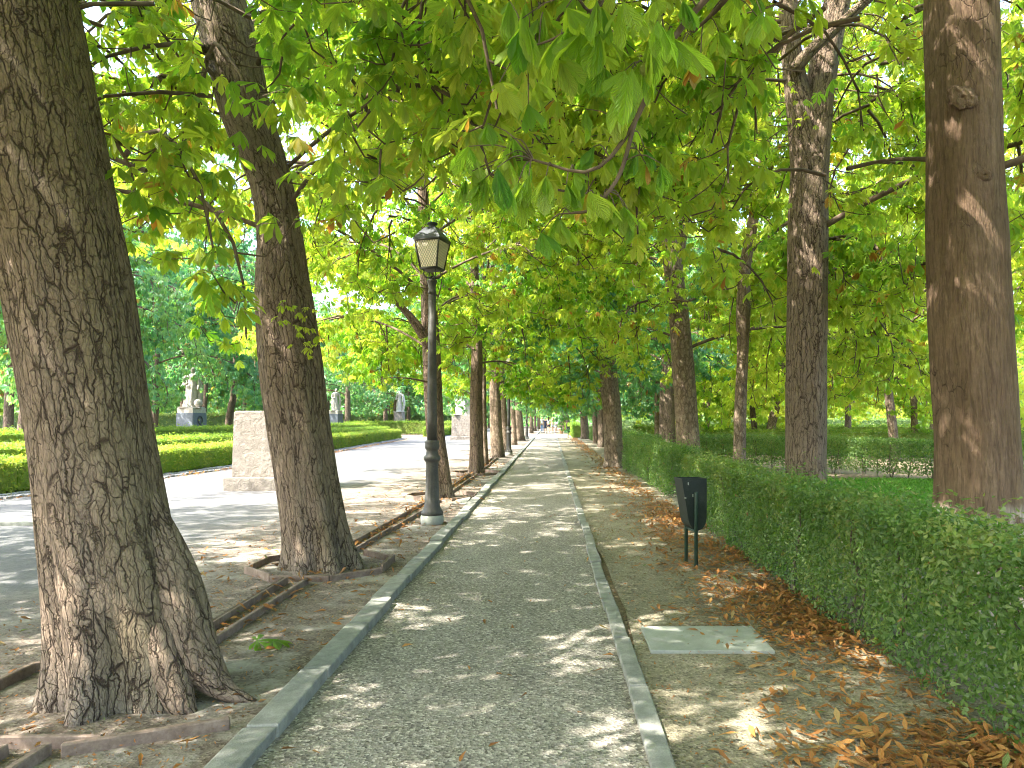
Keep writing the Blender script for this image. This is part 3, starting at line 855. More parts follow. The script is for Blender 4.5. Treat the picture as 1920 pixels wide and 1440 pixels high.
# trees beside and behind the viewer (same rows, they shade the ground and reach into the top of the picture), and two unseen ones added at the left for shade
for lab, X, d, sd, lean in [('left row chestnut beside the viewer', -2.6, 0.2, 41, (-0.1, 0)), ('left row chestnut behind the viewer', -2.5, -4.6, 42, (0, 0)),
                            ('right row chestnut behind the viewer', 3.3, -3.5, 44, (0, 0)), ('unseen chestnut added at the left to shade the promenade', -12.9, 8.6, 45, (0, 0)), ('nearer unseen chestnut added at the left for shade', -8.6, 2.8, 47, (0, 0))]:
    t = empty('chestnut_tree', (X, d, 0)); tag(t, lab, 'tree')
    base = np.array([X, d, 0.0])
    pts = np.array([(0, 0, -0.1), (0, 0, 1), (-0.05, 0, 2.5), (-0.1, 0, 4.5), (-0.1, 0, 6.5)], float); rad = np.array([0.3, 0.27, 0.25, 0.18, 0.09])
    mb = MB(); trunk_mb(mb, pts, rad, 24, 30, 0.2, 5, 0.06, sd); mb.build('trunk', M['bark'], t)
    cm, N = crown_mb(sd, axis_of(pts), keep, base, lod=1, size=0.2, Rr=4.3, zlo=3.2, ztop=9, nlimb=10, nsec=11, nter=7, nleaf=4 if abs(X) < 5 else 6, lean=lean)
    cm.build('crown', [M['leaf_far'], M['twig']], t, smooth=False)

# the tree at the viewer's right whose low bough hangs into the picture
def near_bough():
    X, d = 3.25, 1.2
    t = empty('chestnut_tree', (X, d, 0)); tag(t, 'chestnut whose low bough of large leaves hangs over the path in front', 'tree')
    base = np.array([X, d, 0.0])
    pts = np.array([(0, 0, -0.1), (0, 0, 1), (0.0, 0, 2.5), (0.05, 0, 4.5), (0.1, 0, 6.5)], float); rad = np.array([0.3, 0.27, 0.25, 0.18, 0.09])
    mb = MB(); trunk_mb(mb, pts, rad, 24, 30, 0.2, 5, 0.06, 51); mb.build('trunk', M['bark'], t)
    cm, N = crown_mb(51, axis_of(pts), keep, base, lod=1, size=0.2, Rr=4.3, zlo=3.6, ztop=9, nlimb=8, nsec=8, nter=6, nleaf=4)
    cm.build('crown', [M['leaf_far'], M['twig']], t, smooth=False)
    rng = np.random.default_rng(77)
    mb = MB()
    A = lambda x, y, dd: P(x, y, dd) - base
    boughs = [[A(3300, -1500, 1.6) * 0 + np.array([0.0, 0.0, 3.3]), A(1800, -420, 2.3), A(1480, -150, 2.7), A(1270, 60, 2.9), A(1190, 230, 3.0), A(1110, 320, 3.0), A(1000, 300, 3.0)],
              [A(1480, -150, 2.7), A(1330, -90, 2.8), A(1160, -30, 2.9), A(1060, 60, 3.0), A(990, 90, 3.1)],
              [A(1270, 60, 2.9), A(1235, 100, 2.75), A(1215, 130, 2.7)],
              [A(1190, 230, 3.0), A(1160, 330, 3.0), A(1110, 390, 3.0), A(1070, 400, 3.0)],
              [A(1160, -30, 2.9), A(1110, 20, 2.8), A(1080, -10, 2.6)],
              [A(1480, -150, 2.7), A(1360, 0, 2.9), A(1300, 60, 3.2)]]
    radii = [(0.02, 0.005), (0.012, 0.004), (0.009, 0.005), (0.01, 0.005), (0.008, 0.005), (0.014, 0.006)]
    for b, (r0, r1) in zip(boughs, radii):
        q = smooth_path(np.array(b), 22)
        V, T = tube_arrays(q, np.linspace(r0, r1, 22), 7); mb.add(V, T, 1, 0.5)
    # leaves: spray (x, y, depth, leaf length, heading in degrees; 0 = right, 90 = away)
    sp = []
    def spray(x, y, dd, nn, spread, size):
        for i in range(nn):
            sp.append((x + rng.normal(0, spread), y + rng.normal(0, spread * 0.75), dd + rng.normal(0, 0.12), size * rng.uniform(0.75, 1.12)))
    spray(930, 295, 3.0, 5, 28, 0.17); spray(985, 260, 3.05, 5, 32, 0.16); spray(1000, 330, 2.95, 3, 24, 0.165)
    spray(1085, 345, 3.0, 5, 30, 0.15); spray(1130, 385, 3.05, 4, 26, 0.14)
    spray(1190, 120, 2.75, 3, 16, 0.20); spray(1240, 70, 2.7, 3, 26, 0.2)
    spray(1060, 55, 2.9, 6, 40, 0.17); spray(1130, 0, 2.7, 5, 40, 0.17); spray(980, 60, 3.1, 4, 22, 0.165)
    spray(1150, 200, 3.0, 5, 50, 0.14); spray(1215, 290, 3.1, 4, 30, 0.14); spray(1310, 60, 3.1, 6, 40, 0.14); spray(1230, -20, 2.8, 5, 50, 0.17); spray(1020, 150, 3.1, 5, 36, 0.15); spray(1370, -10, 3.0, 5, 45, 0.15); spray(900, 330, 3.1, 3, 16, 0.16); spray(1040, 400, 3.1, 3, 20, 0.14); spray(1150, 410, 3.1, 3, 20, 0.14); spray(1090, 130, 3.0, 5, 40, 0.16); spray(960, 0, 3.1, 4, 30, 0.16)
    p = np.array([A(x, y, dd) for x, y, dd, s in sp]); N = len(p)
    az = rng.uniform(0, 2 * np.pi, N)
    f = np.stack([np.cos(az), np.sin(az) * 0.9 - 0.15, np.full(N, -0.25)], -1)
    n = norm(np.stack([rng.normal(0, 0.25, N), rng.normal(-0.22, 0.22, N), np.ones(N)], -1))
    tone = np.clip(rng.normal(0.5, 0.18, N), 0, 0.84)
    tone = np.where(rng.random(N) < 0.03, 0.93, tone)
    palmate(mb, rng, p, f, n, np.array([s for *_, s in sp]) * 1.0, 4, tone, droop=(0.7, 1.35))
    # leaf stalks back to the nearest bough point
    allb = np.vstack([smooth_path(np.array(b), 40) for b in boughs])
    for q in p:
        b = allb[np.argmin(np.linalg.norm(allb - q, axis=1))]
        mid = (b + q) / 2 + np.array([0, 0, 0.03])
        V, T = tube_arrays(smooth_path(np.array([b, mid, q]), 6), np.linspace(0.0035, 0.002, 6), 4); mb.add(V, T, 1, 0.5)
    mb.build('bough', [M['leaf'], M['twig']], t)
    # a green spiny fruit hanging among the leaves
    c = A(1212, 130, 2.62); fr = MB()
    n_, k_ = 10, 14
    V = []
    for a in np.linspace(0.02, np.pi - 0.02, n_):
        for b in np.arange(k_) * 2 * np.pi / k_: V.append(c + 0.024 * np.array([math.sin(a) * math.cos(b), math.sin(a) * math.sin(b), math.cos(a)]))
    idx = np.arange(n_ * k_).reshape(n_, k_); nx = np.roll(idx, -1, 1)
    fr.add(V, np.concatenate([np.stack([idx[:-1], idx[1:], nx[1:]], -1).reshape(-1, 3), np.stack([idx[:-1], nx[1:], nx[:-1]], -1).reshape(-1, 3)]), 0, 0.8)
    for i in range(60):
        v = norm(rng.normal(0, 1, 3)); s = norm(np.cross(v, [0.3, 0.2, 0.9])) * 0.002
        fr.add([c + v * 0.023 + s, c + v * 0.023 - s, c + v * 0.034], [(0, 1, 2)], 0, 0.85)
    fr.build('spiny_fruit', M['box'], t)


near_bough()

# small leafy shoots on the second left trunk and the forked right trunk
def sprig(parent_base, parent, spots, seed, size=0.075):
    rng = np.random.default_rng(seed)
    for (x, y, dd, nn) in spots:
        mb = MB()
        c = P(x, y, dd) - parent_base
        root = c + np.array([0.03, 0.22, -0.08])
        V, T = tube_arrays(smooth_path(np.array([root, (root + c) / 2 + [0, -0.02, 0.03], c]), 6), np.linspace(0.005, 0.002, 6), 4); mb.add(V, T, 1, 0.5)
        p = c + rng.normal(0, 0.055, (nn, 3)); az = rng.uniform(0, 6.28, nn)
        palmate(mb, rng, p, np.stack([np.cos(az), np.sin(az), rng.uniform(-0.4, 0.4, nn)], -1), norm(np.stack([rng.normal(0, .4, nn), rng.normal(-0.5, .3, nn), np.ones(nn)], -1)), np.full(nn, size), 2, np.clip(rng.normal(0.65, 0.1, nn), 0, 0.86))
        mb.build('shoot', [M['leaf'], M['twig']], parent)


trees = [o for o in COL.objects if o.name.startswith('chestnut_tree')]
L2, R2 = trees[1], next(o for o in trees if o['label'].startswith('forked'))
sprig(np.array(L2.location), L2, [(540, 572, 7.05, 5), (528, 590, 7.05, 3), (566, 580, 7.05, 4), (565, 625, 7.0, 6), (590, 625, 7.0, 5), (575, 655, 7.0, 6)], 5)
sprig(np.array(R2.location), R2, [(1485, 160, 9.0, 4), (1497, 222, 9.05, 3), (1528, 222, 9.05, 3), (1482, 370, 9.0, 4)], 6, 0.08)

# ---------------------------------------------------------------- background trees
def park_tree(label, x, d, w, seed, crown='a', s=1.0, lean=0.0, group=None, zs=1.3, bark='bark_far', up=0.0):
    X = (x - VX) / F * d
    t = empty('park_tree', (X, d, 0)); tag(t, label, 'tree', group)
    r = w / F * d / 2
    hh = 5.0 * s
    pts = np.array([(0, 0, -0.1), (lean * 0.25, 0, 1.0), (lean * 0.6, 0, 2.2), (lean, 0, 3.4), (lean * 1.2, 0, hh + 1)], float)
    mb = MB(); trunk_mb(mb, pts, np.array([r * 1.15, r, r * 0.93, r * 0.8, r * 0.3]), 14, 16, 0.15, 4, 0.07, seed); mb.build('trunk', M[bark], t)
    c = link_mesh('crown', CR[crown], t, (lean, 0, up)); c.rotation_euler = (0, 0, seed * 2.1); c.scale = (s, s, s * (zs if X < 0 else 1.15))
    return t


FL = 'trees standing behind the box parterre'
for a in [('park tree left of the tall grey-pedestal statue, orange scorched leaves near its trunk', 286, 41, 15, 1, 'e', 1.25, 0.25),
          ('park tree with leaning pale trunk just left of the bare pedestal', 424, 46, 14, 2, 'd', 1.2, 0.5),
          ('pale grey trunk at the far left edge of the photo', 14, 31, 17, 3, 'd', 1.2, 0.1),
          ('dark leaning trunk beside the pale one at the far left edge', 38, 33, 18, 4, 'e', 1.25, 0.4),
          ('park tree directly behind the grey-pedestal statue', 343, 58, 11, 5, 'd', 1.3, 0.0),
          ('brown twin-like trunk just right of the dark granite pedestal', 652, 76, 12, 8, 'd', 1.1, 0.0),
          ('brown trunk right of the low hedge end in the far shade', 722, 84, 9, 9, 'e', 1.1, 0.1),
          ('dark trunk immediately left of the far white statue', 741, 92, 7, 10, 'd', 1.1, 0.0),
          ('tree immediately right of the far white statue', 765, 90, 8, 11, 'd', 1.1, 0.1)]:
    park_tree(*a[:5], crown=a[5], s=a[6], lean=a[7], group=None)
rs = random.Random(9)
used = []
def free(X, d, m): return all((X - a) ** 2 + (d - b) ** 2 > m * m for a, b in used)
for o in COL.objects:
    if o.type == 'EMPTY' and 'tree' in o.name: used.append((o.location.x, o.location.y))
STAT = [(-20.6, 43), (-16.2, 80), (-24, 84), (-7.4, 55)]
k = 0
for i in range(900):
    d = rs.uniform(48, 128); X = rs.uniform(-0.80 * d, -13)
    if X > -21 and d < 74: continue
    if not free(X, d, 5.4) or any((abs(X - a * d / b) < 2.6 and d < b + 6) for a, b in STAT): continue
    used.append((X, d)); k += 1
    x = VX + F * X / d
    park_tree('tree in the shady grove far behind the box parterre', x, d, rs.uniform(0.25, 0.5) / d * F, 20 + k, rs.choice('ddeeab'), rs.uniform(1.05, 1.4), rs.uniform(-0.3, 0.4), FL)
    if k >= 44: break

FR = 'trees standing beyond the right hedges'
for a in [('leaning dark trunk beyond the cross hedge, left of the smooth trunk', 1680, 27, 17, 61, 'a', 0.85, -0.4, 'bark_far'),
          ('slim trunk beyond the cross hedge, next to the smooth trunk', 1716, 30, 12, 62, 'c', 0.85, -0.1, 'bark_spot'),
          ('sunlit trunk leaning right, seen left of the forked tree', 1436, 33, 17, 63, 'c', 0.9, 0.8, 'bark_spot'),
          ('dark trunk leaning left, beside the sunlit leaning one', 1419, 35, 11, 64, 'b', 0.9, -0.4, 'bark_far'),
          ('pale thin trunk seen between the scarred and the thin wavy trees', 1326, 44, 8, 65, 'c', 0.9, 0.1, 'bark_spot'),
          ('very thick dark trunk behind the second hedge', 1251, 31, 32, 66, 'a', 1.0, 0.0, 'bark_far'),
          ('greyish slim trunk left of the very thick dark one', 1233, 37, 12, 67, 'd', 1.0, 0.0, 'bark_spot'),
          ('pale trunk half hidden by the smooth trunk', 1748, 41, 12, 68, 'a', 0.95, 0.2, 'bark_spot'),
          ('tree low over the lawn at the right edge of the photo', 2220, 14, 24, 69, 'a', 0.9, 0.0, 'bark_far'),
          ('tall leafy tree whose stem is hidden by the smooth trunk', 1815, 20, 22, 71, 'a', 1.2, 0.0, 'bark_far'),
          ('yellowing tree behind the cross hedge, right of the forked tree', 1590, 38, 12, 70, 'c', 1.0, 0.0, 'bark_far')]:
    park_tree(a[0], a[1], a[2], a[3], a[4], a[5], a[6], a[7], bark=a[8])
for o in COL.objects:
    if o.type == 'EMPTY' and o.name.startswith('park_tree'): used.append((o.location.x, o.location.y))
k = 0
for i in range(900):
    d = rs.uniform(24, 125); X = rs.uniform(6.5, 0.72 * d)
    if d < 40 and X < 9: continue
    if not free(X, d, 7.0 if d < 70 else 5.5): continue
    used.append((X, d)); k += 1
    park_tree('tree in the sunny grove beyond the right hedges', VX + F * X / d, d, rs.uniform(0.2, 0.45) / d * F, 80 + k, rs.choice('aabcccd'), rs.uniform(0.8, 1.1), rs.uniform(-0.4, 0.4), FR)
    if k >= 38: break
k = 0
for i in range(300):
    d = rs.uniform(126, 150); X = rs.uniform(-26, 22)
    if not free(X, d, 5.0): continue
    used.append((X, d)); k += 1
    park_tree('tree closing the view at the end of the avenue', VX + F * X / d, d, 0.4 / d * F, 140 + k, rs.choice('adb'), rs.uniform(1.0, 1.3), 0, 'trees closing the end of the avenue')
    if k >= 14: break

# far wood: one mass of foliage round the garden
def far_wood():
    rng = np.random.default_rng(4); mb = MB()
    N = 26000
    a = rng.uniform(R(-48), R(48), N); d = rng.uniform(150, 190, N)
    X = np.sin(a) * d; Y = np.cos(a) * d
    lump = 9 + 4 * np.array([mnoise.noise(Vector((float(q) * 9, 0.3, 0))) for q in a])
    z = rng.uniform(0.0, 1, N) * lump
    p = np.stack([X, Y, z], -1)
    az = rng.uniform(0, 6.28, N)
    dd = norm(np.stack([np.cos(az), np.sin(az), rng.uniform(-0.8, 0.1, N)], -1)); nn = norm(rng.normal(0, 0.5, (N, 3)) + [0, 0, 1]); ss = norm(np.cross(nn, dd)); nn = np.cross(dd, ss)
    leaflets(mb, p, dd, ss, nn, rng.uniform(0.8, 1.6, N), 1, 0.1, 0.3, np.clip(rng.normal(0.35, 0.2, N), 0, 0.86), 0, 1.6)
    tag(mb.build('woodland', M['leaf_blue'], smooth=False), 'wooded mass closing the park behind all the groves', 'woodland', kind='stuff')


far_wood()

# ---------------------------------------------------------------- hedges
def hedge(label, line, width, z0, z1, dens, leaf, mat, seed, stems=0, group=None, lump=0.05, core=True, tone0=0.4, inset=0.16, lod=2, shoots=0.06, top_tone=0.0, name='hedge', cat='hedge', stem_h=None):
    """clipped hedge along a polyline (its centre line)"""
    rng = np.random.default_rng(seed)
    line = [np.array(p, float) for p in line]
    t = empty(name, (line[0][0], line[0][1], 0)); tag(t, label, cat, group)
    org = np.array([line[0][0], line[0][1], 0.0])
    mb = MB(); cm = MB()
    PP, NN = [], []
    for i, (a, b) in enumerate(zip(line[:-1], line[1:])):
        L = np.linalg.norm(b - a); u = (b - a) / L; n = np.array([-u[1], u[0]])
        hh = z1 - z0
        faces = [('side', 1, L * hh), ('side', -1, L * hh), ('top', 0, L * width)]
        if i == 0: faces.append(('end', -1, width * hh))
        if i == len(line) - 2: faces.append(('end', 1, width * hh))
        for kind, sgn, area in faces:
            N = int(area * dens)
            if N < 1: continue
            dep = np.abs(rng.normal(0, inset, N)) * 0.6
            if kind == 'side':
                s = rng.uniform(0, L, N); z = z0 + hh * (rng.random(N) ** 0.9)
                off = sgn * (width / 2 - dep); nrm = np.tile(np.array([n[0], n[1], 0.0]) * sgn, (N, 1))
            elif kind == 'top':
                s = rng.uniform(0, L, N); z = z1 - dep + rng.exponential(shoots, N) * (rng.random(N) < 0.35); off = rng.uniform(-width / 2, width / 2, N); nrm = np.tile([0, 0, 1.0], (N, 1))
            else:
                s = (L - dep) if sgn > 0 else dep; z = rng.uniform(z0, z1, N); off = rng.uniform(-width / 2, width / 2, N); nrm = np.tile(np.array([u[0], u[1], 0.0]) * sgn, (N, 1))
            q = np.empty((N, 3)); q[:, :2] = a + u * s[:, None] + n * off[:, None] if np.ndim(off) else a + u * s[:, None] + n * off
            q[:, 2] = z
            lum = np.array([mnoise.noise(Vector((float(v[0]) * 1.6, float(v[1]) * 1.6, float(v[2]) * 1.9 + seed))) + 0.5 * mnoise.noise(Vector((float(v[0]) * 4.6, float(v[1]) * 4.6, float(v[2]) * 4.6))) for v in q])
            q += nrm * (lum * lump * 1.6)[:, None]
            PP.append(q - org); NN.append(nrm)
        if core:
            c = width / 2 - inset * 0.62
            zz = z1 - inset * 0.62
            e0 = a + u * (inset * 0.6 if i == 0 else 0); e1 = b - u * (inset * 0.6 if i == len(line) - 2 else 0)
            V = [[*(e + n * s), z] for e in (e0, e1) for s in (-c, c) for z in (z0 + 0.05, zz)]
            V = np.array(V) - org
            T = [(0, 1, 3), (0, 3, 2), (4, 6, 7), (4, 7, 5), (0, 4, 5), (0, 5, 1), (2, 3, 7), (2, 7, 6), (1, 5, 7), (1, 7, 3), (0, 2, 6), (0, 6, 4)]
            mb.add(V, T, 0, 0.1)
    p = np.concatenate(PP); nr = np.concatenate(NN); N = len(p)
    nn = norm(nr * 0.8 + rng.normal(0, 0.55, (N, 3)) + [0, 0, 0.3])
    dd = norm(np.cross(nn, rng.normal(0, 1, (N, 3)))); ss = np.cross(nn, dd)
    cl = np.array([mnoise.noise(Vector(map(float, q * 1.7))) for q in p])
    tone = np.clip(tone0 + 0.4 * cl + rng.normal(0, 0.15, N) + top_tone * (nr[:, 2] > 0.5), 0, 0.9)  # leaves on upward faces tinted lighter, as if lit from above
    tone = np.where(rng.random(N) < 0.012, rng.uniform(0.9, 1, N), tone)
    leaflets(mb, p, dd, ss, nn, leaf * rng.uniform(0.6, 1.25, N), lod, rng.uniform(-0.1, 0.3, N), 0.3, tone, 0, 1.5)
    mb.build('foliage', M[mat], t, smooth=lod > 1)
    tot = sum(np.linalg.norm(b - a) for a, b in zip(line[:-1], line[1:]))
    for i in range(stems):
        s = (i + 0.2 + 0.6 * rng.random()) / stems * tot
        for a, b in zip(line[:-1], line[1:]):
            L = np.linalg.norm(b - a)
            if s <= L: break
            s -= L
        u = (b - a) / L; n = np.array([-u[1], u[0]])
        q = a + u * s + n * rng.uniform(-0.5, 0.5) * width * 0.8
        q0 = np.array([q[0], q[1], -0.03]) - org
        sm = MB()
        for j in range(rng.integers(1, 4)):
            pts = [q0 + [rng.normal(0, 0.03), rng.normal(0, 0.05), 0]]
            for kk in range(4): pts.append(pts[-1] + [rng.normal(0, 0.03), rng.normal(0, 0.05), (z1 - 0.1) / 4])
            V, T = tube_arrays(smooth_path(np.array(pts), 9), np.linspace(rng.uniform(0.012, 0.022), 0.006, 9), 6); sm.add(V, T, 0, 0.5)
        sm.build('stem', M['bark_far'], t)
    return t


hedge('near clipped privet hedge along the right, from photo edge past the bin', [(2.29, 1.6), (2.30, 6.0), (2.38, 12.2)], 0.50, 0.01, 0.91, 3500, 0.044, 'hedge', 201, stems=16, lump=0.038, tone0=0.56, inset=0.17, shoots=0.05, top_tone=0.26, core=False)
hedge('second clipped hedge with a sunlit tint on its top leaves, behind the scarred tree', [(2.55, 14.2), (2.50, 22.2)], 0.75, 0.04, 0.92, 1900, 0.05, 'hedge', 202, stems=6, lump=0.06, tone0=0.45, top_tone=0.25, core=False, inset=0.2)  # its sunlit look is put into the lighter top leaves
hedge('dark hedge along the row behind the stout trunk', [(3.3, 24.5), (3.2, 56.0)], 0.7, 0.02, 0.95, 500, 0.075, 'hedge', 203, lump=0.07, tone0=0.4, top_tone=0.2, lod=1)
hedge('bright green cut hedge end near the people', [(2.4, 60.0), (2.4, 100.0)], 1.3, 0.02, 1.05, 260, 0.11, 'box', 204, lump=0.07, tone0=0.25, lod=1)
hedge('leggy cross hedge beyond the lawn with bare stems below', [(4.4, 25.2), (7.8, 21.2), (9.6, 17.8), (15, 14.5)], 0.6, 0.12, 1.0, 1300, 0.06, 'hedge', 205, stems=30, lump=0.06, tone0=0.45, top_tone=0.25, core=False, inset=0.2)
hedge('sunny clipped hedge behind the cross hedge', [(5.2, 33.0), (22, 28.0)], 1.4, 0.03, 1.05, 420, 0.08, 'box', 206, lump=0.08, tone0=0.25, lod=1)
hedge('long low hedge farther back in the right grove', [(5.0, 45.0), (34, 42.0)], 1.6, 0.03, 1.15, 240, 0.11, 'box', 207, lump=0.1, tone0=0.2, lod=1)
hedge('last hedge line at the back of the right grove', [(5.5, 70.0), (50, 66.0)], 1.6, 0.03, 1.5, 110, 0.16, 'hedge', 208, lump=0.1, tone0=0.5, lod=1)
hedge('hedge seen right of the smooth trunk past the lawn', [(11.0, 10.5), (15.5, 13.0)], 0.7, 0.05, 1.0, 1000, 0.06, 'hedge', 209, lump=0.06, tone0=0.45, core=False)
# the parterre on the left
hedge('front box hedge of the parterre beside the pale promenade', [(-12.0, 9.0), (-11.2, 15.0), (-10.75, 22.0), (-10.95, 36.0), (-12.0, 57.0)], 1.2, 0.03, 0.70, 800, 0.075, 'box', 211, lump=0.05, tone0=0.55, lod=1, inset=0.12, shoots=0.03)
hedge('second box hedge inside the parterre, with gaps before it', [(-14.6, 12.0), (-13.9, 20.0), (-13.7, 40.0), (-14.2, 62.0)], 1.7, 0.03, 0.84, 480, 0.085, 'box', 212, lump=0.06, tone0=0.36, lod=1, inset=0.13, shoots=0.04)
hedge('third box hedge of the parterre in front of the grey pedestal', [(-18.6, 18.0), (-18.0, 30.0), (-17.8, 50.0), (-18.0, 74.0)], 1.8, 0.03, 1.08, 330, 0.10, 'box', 213, lump=0.07, tone0=0.36, lod=1, inset=0.13, shoots=0.05)
hedge('box hedge across the far end of the parterre by the far statue', [(-20.5, 76.0), (-7.8, 72.0)], 1.6, 0.03, 1.25, 240, 0.13, 'box', 214, lump=0.07, tone0=0.36, lod=1)
hedge('low box hedge between promenade and second pedestal', [(-10.2, 63.0), (-10.4, 96.0)], 1.2, 0.03, 0.8, 240, 0.13, 'box', 217, lump=0.07, tone0=0.4, lod=1)
hedge('tall shaded hedge behind the grey-pedestal statue', [(-42.0, 46.0), (-30.0, 50.0), (-19.6, 54.0)], 1.2, 0.03, 1.85, 260, 0.12, 'hedge', 215, lump=0.08, tone0=0.55, top_tone=0.3, lod=1)
hedge('dark hedge under the far grove left of the white statue', [(-27.0, 96.0), (-12.0, 92.0)], 1.5, 0.03, 2.1, 120, 0.17, 'hedge', 216, lump=0.1, tone0=0.3, lod=1)

# ---------------------------------------------------------------- ground
def sheet(name, x0, x1, y0, y1, z, mat, nx=2, ny=2, wob=0.0):
    mb = MB()
    xs = np.linspace(x0, x1, nx); ys = np.linspace(y0, y1, ny)
    V = np.array([[x + (wob * mnoise.noise(Vector((x * 3, y * 0.7, 1.0))) if j in (0, nx - 1) else 0), y, z] for y in ys for j, x in enumerate(xs)])
    idx = np.arange(nx * ny).reshape(ny, nx)
    a, b, c, d = idx[:-1, :-1].ravel(), idx[:-1, 1:].ravel(), idx[1:, 1:].ravel(), idx[1:, :-1].ravel()
    mb.add(V, np.concatenate([np.stack([a, b, c], -1), np.stack([a, c, d], -1)]))
    return tag(mb.build(name, mat), kind='structure')


sheet('ground', -260, 260, -40, 420, -0.016, M['earth'])
sheet('promenade', -10.3, -1.42, -14, 130, -0.008, M['promenade'], 2, 2)
sheet('path', -1.31, 0.43, -8, 130, -0.004, M['path'])
sheet('dirt_verge', 0.51, 3.6, -8, 130, -0.002, M['dirt'], 6, 160, 0.12)
sheet('plaza', -10.3, 12, 98, 124, 0.004, M['promenade'])
sheet('lawn_soil', 3.3, 16, 3.0, 22.0, -0.010, M['earth'])
sheet('parterre_soil', -60, -10.3, 0, 120, -0.012, M['earth'])


def kerbs():
    rk = random.Random(3)
    for nm, x0, x1, h, bev in [('kerb', -1.445, -1.295, 0.055, 0.012), ('kerb', 0.42, 0.525, 0.022, 0.008)]:
        b = BM(); y = -1.0
        while y < 105:
            L = rk.uniform(0.75, 1.15) if y < 40 else 3.0
            j = 0.012 if y < 40 else 0
            o = rk.uniform(-j, j)
            b.box(x0 + o, x1 + o, y + 0.008, y + L - 0.008, -0.08, h + rk.uniform(-0.010, 0.010), bev if y < 30 else 0.0, 0.007 if y < 40 else 0)
            y += L
        tag(b.build(nm, M['kerb']), kind='structure')
    # cobbles along the foot of the box hedge
    b = BM()
    pl = [(-11.1, 10.0), (-10.45, 15.0), (-10.0, 22.0), (-10.2, 36.0), (-11.3, 57.0)]
    for (ax, ay), (bx, by) in zip(pl[:-1], pl[1:]):
        L = math.hypot(bx - ax, by - ay); n = int(L / 0.24)
        for i in range(n):
            for q in range(2):
                u = (i + 0.5 + rk.uniform(-0.06, 0.06)) / n
                cx = ax + (bx - ax) * u + q * 0.24 - 0.05; cy = ay + (by - ay) * u
                b.box(cx - 0.105, cx + 0.105, cy - 0.1, cy + 0.1, -0.05, 0.035 + rk.uniform(-0.01, 0.01) + 0.02 * (1 - q), 0.0, 0.012)
    tag(b.build('cobble_edging', M['cobble']), kind='structure')


kerbs()


def scatter_leaves(name, label, n, fx, seed, size=(0.07, 0.15), lod=2, mat='dry', flat=0.35, tones=(0.0, 0.9), cat='leaf litter'):
    rng = np.random.default_rng(seed); mb = MB()
    p = fx(rng, n); N = len(p)
    p[:, 2] += rng.uniform(0.004, 0.03, N)
    az = rng.uniform(0, 6.28, N)
    nn = norm(rng.normal(0, flat, (N, 3)) + [0, 0, 1.0])
    d = np.stack([np.cos(az), np.sin(az), np.zeros(N)], -1); d = norm(d - nn * np.sum(d * nn, -1, keepdims=True)); s = np.cross(nn, d)
    L = rng.uniform(size[0], size[1], N)
    tone = np.clip(rng.beta(1.8, 2.0, N) * (tones[1] - tones[0]) + tones[0], 0, 1)
    tone = np.where(rng.random(N) < 0.02, 1.0, tone)
    leaflets(mb, p, d, s, nn, L, lod, rng.uniform(-0.35, 0.3, N), rng.uniform(0.0, 0.9), tone, 0, 0.85)
    mb.build(name, M[mat])
    return tag(bpy.data.objects[mb_last(name)], label, cat, kind='stuff')


def mb_last(name):
    return sorted([o.name for o in COL.objects if o.name.split('.')[0] == name])[-1]


def right_litter(rng, n):
    y = 2.4 + 22 * rng.random(n * 3) ** 1.5; x = 2.12 - np.abs(rng.normal(0, 0.46, n * 3))
    dens = np.array([0.5 + 0.9 * mnoise.noise(Vector((float(a) * 1.3, float(b) * 0.8, 3.0))) for a, b in zip(x, y)])
    # thick drifts round the bin and by the slab, sparser by the near hedge foot
    dr = np.exp(-((y - 6.2) / 1.7) ** 2) + 0.9 * np.exp(-((y - 10.5) / 2.2) ** 2) + 0.75 * np.exp(-((y - 3.25) / 0.32) ** 2)
    kk = rng.random(n * 3) < dens * (0.10 + 1.1 * dr)
    x, y = x[kk][:n], y[kk][:n]
    return np.stack([x, y, np.zeros(len(x))], -1)


scatter_leaves('leaf_litter', 'brown fallen chestnut leaves drifted along the near hedge foot', 12000, right_litter, 301, (0.045, 0.115), flat=0.22)
def near_litter(rng, n):
    x = rng.uniform(1.35, 2.4, n); y = 3.3 + rng.normal(0, 0.22, n)
    return np.stack([x, y, np.zeros(n)], -1)
scatter_leaves('leaf_litter', 'large curled brown leaves in the bottom right corner', 150, near_litter, 306, (0.07, 0.135), 4, flat=0.25, tones=(0.0, 0.9))
def back_litter(rng, n):
    y = rng.uniform(14, 60, n); x = 2.0 - np.abs(rng.normal(0, 0.35, n)); return np.stack([x, y, np.zeros(n)], -1)
scatter_leaves('leaf_litter', 'brown leaves below the farther right hedges', 1500, back_litter, 302, (0.1, 0.16), 1, flat=0.2)
def channel_litter(rng, n):
    y = rng.uniform(5.0, 26, n); x = -2.3 + 0.007 * (y - 5) + rng.normal(0, 0.05, n) + (rng.random(n) < 0.35) * rng.normal(0.15, 0.3, n); return np.stack([x, y, np.zeros(n)], -1)
scatter_leaves('leaf_litter', 'orange brown leaves lying in the boarded channel on the left', 1100, channel_litter, 303, (0.06, 0.12), flat=0.5)
def loose(rng, n):
    x = rng.uniform(-4.0, -1.5, n); y = 2.9 + 14 * rng.random(n) ** 1.6; return np.stack([x, y, np.zeros(n)], -1)
scatter_leaves('leaf_litter', 'scattered dry leaves on the earth round the left trunks', 420, loose, 304, (0.05, 0.11), flat=0.4)
def crumbs(rng, n):
    x = np.where(rng.random(n) < 0.62, rng.uniform(-4.2, -1.5, n), rng.uniform(0.5, 2.3, n)); y = 2.8 + 12 * rng.random(n) ** 1.7
    return np.stack([x, y, np.full(n, -0.006)], -1)
